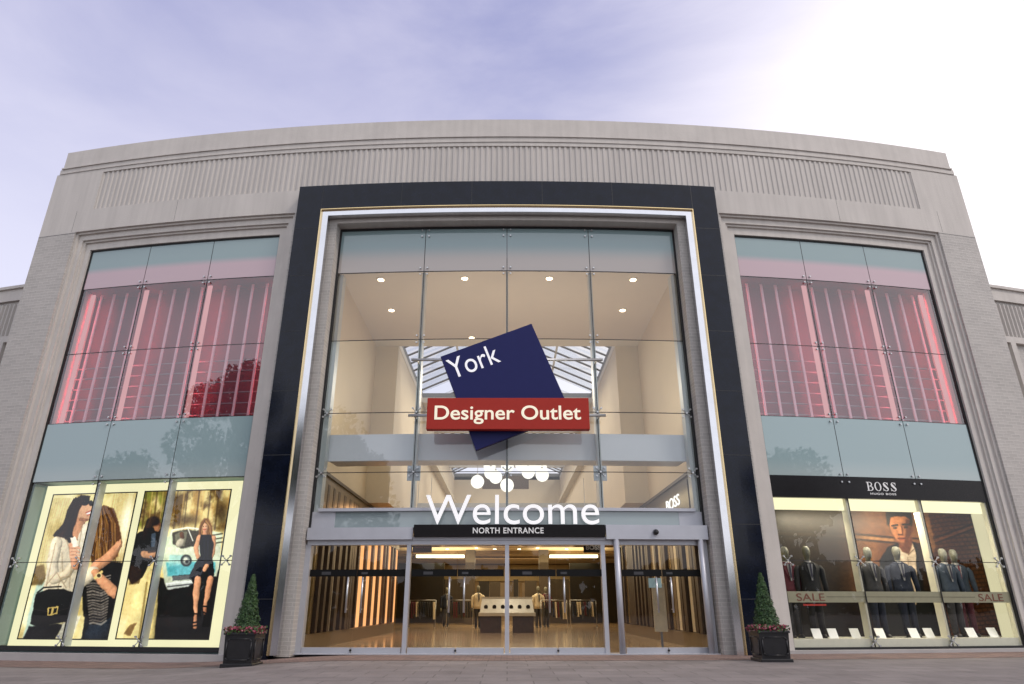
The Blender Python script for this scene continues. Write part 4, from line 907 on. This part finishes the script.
# globe pendants
glb=emis('globe_glow',(1,.95,.84),1.3); 
def px(x,y,Y):   # measured once from the photograph's geometry: height/side of a point at depth Y
    t=rad(21.81); a=(x-507)/662;c=(342-y)/662; f=math.cos(t)-c*math.sin(t); u=math.sin(t)+c*math.cos(t); return (a*Y/f,Y,1.21+u*Y/f)
gl=[(-1.33,30,6.44,'lowest globe lamp on the far left of the hanging cluster'),(-.52,30.5,6.74,'globe lamp second from left, lower of the touching pair'),(-.76,31,7.02,'globe lamp behind the second-from-left pair'),(-.82,31.6,7.48,'high left globe lamp half hidden behind the bulkhead'),(0.0,29.5,6.20,'lowest globe lamp in the middle of the cluster'),(0.02,31,7.36,'high middle globe lamp above the lowest globe'),(.68,31,7.42,'high globe lamp just right of the middle'),(.98,30.6,6.98,'globe lamp in the right group, lower left one'),(1.0,31.4,7.42,'globe lamp in the right group, upper left one'),(1.54,30.6,7.26,'globe lamp at the upper right end of the cluster'),(1.60,30.2,6.78,'globe lamp at the lower right end of the cluster')]
g0=None
for x,y,z,l in gl:
    if g0 is None:
        g0=T=thing('globe_pendant',l,'pendant lamp',(x,y,z),'white glass globes hanging in the atrium')
        b=MB(); b.ball((x,y,z),.30,20,12); b.build('globe',glb,T); b=MB(); b.cyl((x,y,z+.29),(x,y,z+5.3),.012,n=6); b.cyl((x,y,z+.28),(x,y,z+.36),.05,n=10); b.build('cord',steel,T)
    else:
        T=dup(g0,None,(x,y,z)); T['label']=l
# glass display counter
T=thing('display_counter','lit glass jewellery counter with a row of round dials on dark legs in the mall','counter',(0,36,0))
gm=mat('pale_counter',(.46,.43,.33),.3,var=.05); 
b=MB(); b.box(-1.42,1.42,35.4,36.6,.78,.95); b.build('counter_top',gm,T,bevel=.02)
b=MB(); b.add([(-1.35,35.45,.95),(1.35,35.45,.95),(1.25,35.75,1.62),(-1.25,35.75,1.62),(-1.35,36.5,.95),(1.35,36.5,.95),(1.25,36.4,1.62),(-1.25,36.4,1.62)],[(0,1,2,3),(4,7,6,5),(0,3,7,4),(1,5,6,2),(3,2,6,7)]); b.build('glass_case',mat('lit_case',(.55,.52,.40),.15,emit=(1,.90,.65),es=.12),T)
b=MB(); b.box(-1.3,1.3,35.72,36.45,1.60,1.68); b.build('lid',gm,T)
for i in range(6):
    x=-1.05+.42*i; yy=35.55; b=MB(); b.cyl((x,yy-.0,1.22),(x,yy-.05,1.20),.10,n=16); b.build('dial',dark,T)
for x in (-.80,.80):
    b=MB(); b.box(x-.52,x+.52,35.55,36.4,.02,.78); b.build('leg',fin_dark,T)
# far clothes racks and stands
rk=['clothes rail of dark garments far left in the mall','clothes rail of pale and dark garments left of the counter','clothes rail of mixed garments right of the counter','clothes rail of dark garments far right in the mall']
for i,x in enumerate((-5.2,-2.9,2.9,4.7)):
    T=thing('clothes_rail',rk[i],'clothes rail',(x,44,.02),'garment rails beyond the lobby'); 
    b=MB(); b.cyl((x-.8,44,1.6),(x+.8,44,1.6),.02,n=6)
    for q in (-.8,.8): b.cyl((x+q,44,.02),(x+q,44,1.6),.02,n=6); b.cyl((x+q,43.7,.04),(x+q,44.3,.04),.02,n=6)
    b.build('frame',steel,T); rr=random.Random(i)
    for k in range(10):
        c=rr.choice([char,navy,blk,burg,fin_wh,char]); xx=x-.7+.15*k; b=MB(); h=rr.uniform(.7,1.0)
        b.add([(xx,43.75,1.5),(xx,44.25,1.5),(xx+.04,44.3,1.5-h),(xx+.04,43.7,1.5-h),(xx+.08,43.75,1.5),(xx+.08,44.25,1.5),(xx+.11,44.3,1.5-h),(xx+.11,43.7,1.5-h)],[(0,1,2,3),(7,6,5,4),(0,3,7,4),(1,5,6,2),(3,2,6,7),(0,4,5,1)]); b.build('garment',c,T)
for mx_,my_,jm_,lb_ in ((-1.75,43,fin_wh,'distant mannequin in a pale jacket left of the jewellery counter'),(1.95,44.5,fin_wh,'distant mannequin in a cream jacket right of the jewellery counter'),(2.5,46,burg,'distant mannequin in a burgundy jacket beyond the right centre door'),(-4.0,47,navy,'distant mannequin in a navy jacket beyond the left centre door')):
    mannequin(0,0,2.4,jm_,char,lb_,tied,.3,at=(mx_,my_,.02),grp='mannequins deep inside the mall')
rr=random.Random(77); bronze=mat('bronze_front',(.20,.13,.06),.35,var=.3,scale=1)
for s in (-1,1):
    x=.6
    while x<12.5:
        wd=rr.uniform(.35,1.1); m=rr.choice([dshm,bronze,colm,dshm,shw,fin_gold]); b=MB(); b.box(*sorted((s*x,s*(x+wd))),64,64.3,.02,rr.uniform(3.3,3.6)); part(b,'far_shopfront',m); x+=wd+rr.choice([.05,.3,.6])
for y in (47,53,59): b=MB(); b.box(-13.9,13.9,y,y+.4,4.98,5.19); part(b,'ceiling_beam',bronze)
T=thing('info_stand','slim ivory information stand just inside the right door','stand',(4.75,22.2,.02))
b=MB(); b.box(4.55,4.95,22.18,22.24,.5,1.9); b.build('panel',fin_wh,T); b=MB(); b.box(4.72,4.78,22.2,22.25,.04,.5); b.build('post',alud,T); b=MB(); b.box(4.5,5.0,22.0,22.4,.02,.05); b.build('base',alud,T)
T=tag(None or MB().box(4.05,4.42,DG+.14,DG+.15,1.72,1.98).build('door_notice',mat('pale_blue_notice',(.35,.50,.52),.5)),'pale blue paper notice between the handles of the right door','notice')

# ------------------------------------------------------------------ planters
leafm=[mat('box_leaf',(.020,.055,.014),.6,var=.4,scale=9),mat('box_leaf_light',(.042,.095,.022),.6,var=.4,scale=9)]
potm=mat('black_planter',(.012,.012,.014),.35,var=.2)
pet=[mat('petal_pink',(.27,.04,.075),.6,var=.2),mat('petal_rose',(.34,.13,.15),.6,var=.2),mat('petal_crimson',(.22,.02,.04),.6,var=.2),mat('flower_leaf',(.04,.09,.02),.6,var=.2)]
for s in (-1,1):
    x0,x1=sorted((s*6.0,s*6.72)); ya,yb=17.25,17.97; g=gz((x0+x1)/2); cx,cy=(x0+x1)/2,(ya+yb)/2; zt=.64 if s<0 else .68
    side='left' if s<0 else 'right'
    T=thing('planter','square black panelled planter standing %s of the entrance portal'%side,'planter',(cx,cy,g),'black planters flanking the entrance')
    b=MB(); q=.03
    P=[(x0+q,ya+q,g+.05),(x1-q,ya+q,g+.05),(x1-q,yb-q,g+.05),(x0+q,yb-q,g+.05),(x0-.0,ya,zt-.04),(x1,ya,zt-.04),(x1,yb,zt-.04),(x0,yb,zt-.04)]
    b.add(P,[(3,2,1,0),(4,5,6,7),(0,1,5,4),(1,2,6,5),(2,3,7,6),(3,0,4,7)]); b.build('pot',potm,T)
    b=MB(); b.box(x0-.03,x1+.03,ya-.03,yb+.03,zt-.05,zt); b.build('rim',potm,T,bevel=.01)
    b=MB(); b.box(x0-.02,x1+.02,ya-.02,yb+.02,g-.02,g+.07); b.build('base',potm,T,bevel=.01)
    for (ax) in ('front','side'):
        b=MB(); 
        if ax=='front':
            yf=ya-.012; o=[(x0+.12,zt-.14),(x1-.12,zt-.14),(x1-.07,zt-.19),(x1-.07,g+.2),(x1-.12,g+.15),(x0+.12,g+.15),(x0+.07,g+.2),(x0+.07,zt-.19)]
            for i in range(8): a=o[i];c=o[(i+1)%8]; b.cyl((a[0],yf+.012,a[1]),(c[0],yf+.012,c[1]),.014,n=6)
        else:
            xf=(x1 if s<0 else x0); o=[(ya+.12,zt-.14),(yb-.12,zt-.14),(yb-.07,zt-.19),(yb-.07,g+.2),(yb-.12,g+.15),(ya+.12,g+.15),(ya+.07,g+.2),(ya+.07,zt-.19)]
            for i in range(8): a=o[i];c=o[(i+1)%8]; b.cyl((xf,a[0],a[1]),(xf,c[0],c[1]),.014,n=6)
        b.build('moulding',potm,T)
    # topiary cone
    T2=thing('topiary_cone','clipped green box cone growing in the %s black planter'%side,'topiary',(cx,cy,zt),'clipped cones in the planters')
    b=MB(); b.cyl((cx,cy,zt-.1),(cx,cy,zt+1.1),.03,.012,8); b.build('trunk',mat('bark%d'%(s+1),(.07,.05,.03),.9),T2)
    rr=random.Random(11+s); b=MB(); H=1.27
    for i in range(5200):
        t=rr.random()**1.25; r=(.275*(1-t)**.92+.028)*(1+.05*math.sin(7*t*6+s)); a=rr.uniform(0,6.283); rr_=r*(rr.uniform(.72,1.05) if rr.random()<.85 else rr.uniform(1.0,1.16))
        c=Vector((cx+rr_*math.cos(a),cy+rr_*math.sin(a),zt+.05+t*H)); n=Vector((math.cos(a)+rr.uniform(-.8,.8),math.sin(a)+rr.uniform(-.8,.8),rr.uniform(-.3,1.0))).normalized()
        t1=n.cross(Vector((rr.uniform(-1,1),rr.uniform(-1,1),rr.uniform(-1,1)))).normalized(); t2=n.cross(t1); l=rr.uniform(.018,.032); b.cur=1 if rr.random()<.4 else 0
        b.add([tuple(c-t1*l),tuple(c+t2*l*.55),tuple(c+t1*l),tuple(c-t2*l*.55)],[(0,1,2,3)])
    b.build('foliage',leafm,T2)
    b=MB()
    for i in range(1500):
        fx=rr.uniform(-.40,.40); fy=rr.uniform(-.40,.40); 
        if max(abs(fx),abs(fy))<.2: continue
        c=Vector((cx+fx,cy+fy,zt+rr.uniform(-.03,.15)*(1.15-max(abs(fx),abs(fy))))); b.cur=3 if rr.random()<.45 else rr.choice([0,0,1,2]); l=rr.uniform(.018,.034)
        n=Vector((rr.uniform(-1,1),rr.uniform(-1,.4),rr.uniform(.1,1))).normalized(); t1=n.cross(Vector((rr.uniform(-1,1),1,.3))).normalized(); t2=n.cross(t1)
        b.add([tuple(c+(t1*math.cos(k*1.2566)+t2*math.sin(k*1.2566))*l) for k in range(5)],[(0,1,2,3,4)])
    tag(b.build('flowers',pet,loc=(cx,cy,zt)),'pink and crimson bedding flowers filling the %s planter'%side,'flowers','bedding flowers in the planters',kind='stuff')

# ------------------------------------------------------------------ trees across the car park (they show as reflections)
barkm=mat('tree_bark',(.06,.045,.03),.9,var=.3); treel=[mat('tree_leaf',(.030,.050,.018),.7,var=.4),mat('tree_leaf_light',(.055,.08,.025),.7,var=.4)]
def tree(x,y,H,R,seed,label,n=11000):
    rr=random.Random(seed); T=thing('broadleaf_tree',label,'tree',(x,y,0),'trees facing the shopping centre')
    b=MB(); b.cyl((x,y,-.3),(x,y,H*.4),H*.028,H*.018,10); cl=[]
    for k in range(11):
        a=k*2.4; e=Vector((x+math.cos(a)*R*rr.uniform(.3,.75),y+math.sin(a)*R*rr.uniform(.3,.75),H*rr.uniform(.45,.88))); b.cyl((x,y,H*rr.uniform(.25,.4)),tuple(e),H*.012,H*.004,7); cl.append((e,R*rr.uniform(.32,.55)))
    cl.append((Vector((x,y,H*.85)),R*.5)); b.build('trunk',barkm,T); b=MB()
    for i in range(n):
        c0,r0=rr.choice(cl); v=Vector((rr.gauss(0,1),rr.gauss(0,1),rr.gauss(0,1))).normalized()*r0*rr.uniform(.35,1.1)**.7; v.z*=.75; c=c0+v
        n_=Vector((rr.uniform(-1,1),rr.uniform(-1,1),rr.uniform(-1,1))).normalized(); t1=n_.orthogonal().normalized(); t2=n_.cross(t1); l=rr.uniform(.16,.34); b.cur=1 if rr.random()<.35 else 0
        b.add([tuple(c-t1*l),tuple(c+t2*l*.6),tuple(c+t1*l),tuple(c-t2*l*.6)],[(0,1,2,3)])
    b.build('crown',treel,T)
tree(-31,-11,22,7,1,'tall broad tree reflected in the red lit upper left glass')
tree(-18.5,-11,16.5,6.2,2,'rounded tree reflected in the lower left of the centre glass')
tree(29,-9,13,5.5,3,'spreading tree reflected in the right display window')
tree(-48,-14,15.5,6,4,'wide low tree reflected at the outer edge of the left glass')
rr=random.Random(9); b=MB()
for i in range(9000):
    x=rr.uniform(-150,150); h=7+2.2*math.sin(x*.11)+1.5*math.sin(x*.37+1)+1.0*math.sin(x*.9); c=Vector((x,-62+rr.uniform(-4,4)-abs(x)*.0,rr.uniform(0,1)**.7*h)); t1=Vector((rr.uniform(-1,1),rr.uniform(-.5,.5),rr.uniform(-1,1))).normalized(); t2=t1.cross(Vector((0,1,.2))).normalized(); l=rr.uniform(.6,1.4)
    b.add([tuple(c-t1*l),tuple(c+t2*l*.7),tuple(c+t1*l),tuple(c-t2*l*.7)],[(0,1,2,3)])
tag(b.build('tree_belt',treel[0]),'dark distant belt of trees beyond the car park','trees',kind='stuff')
bpy.context.view_layer.update()
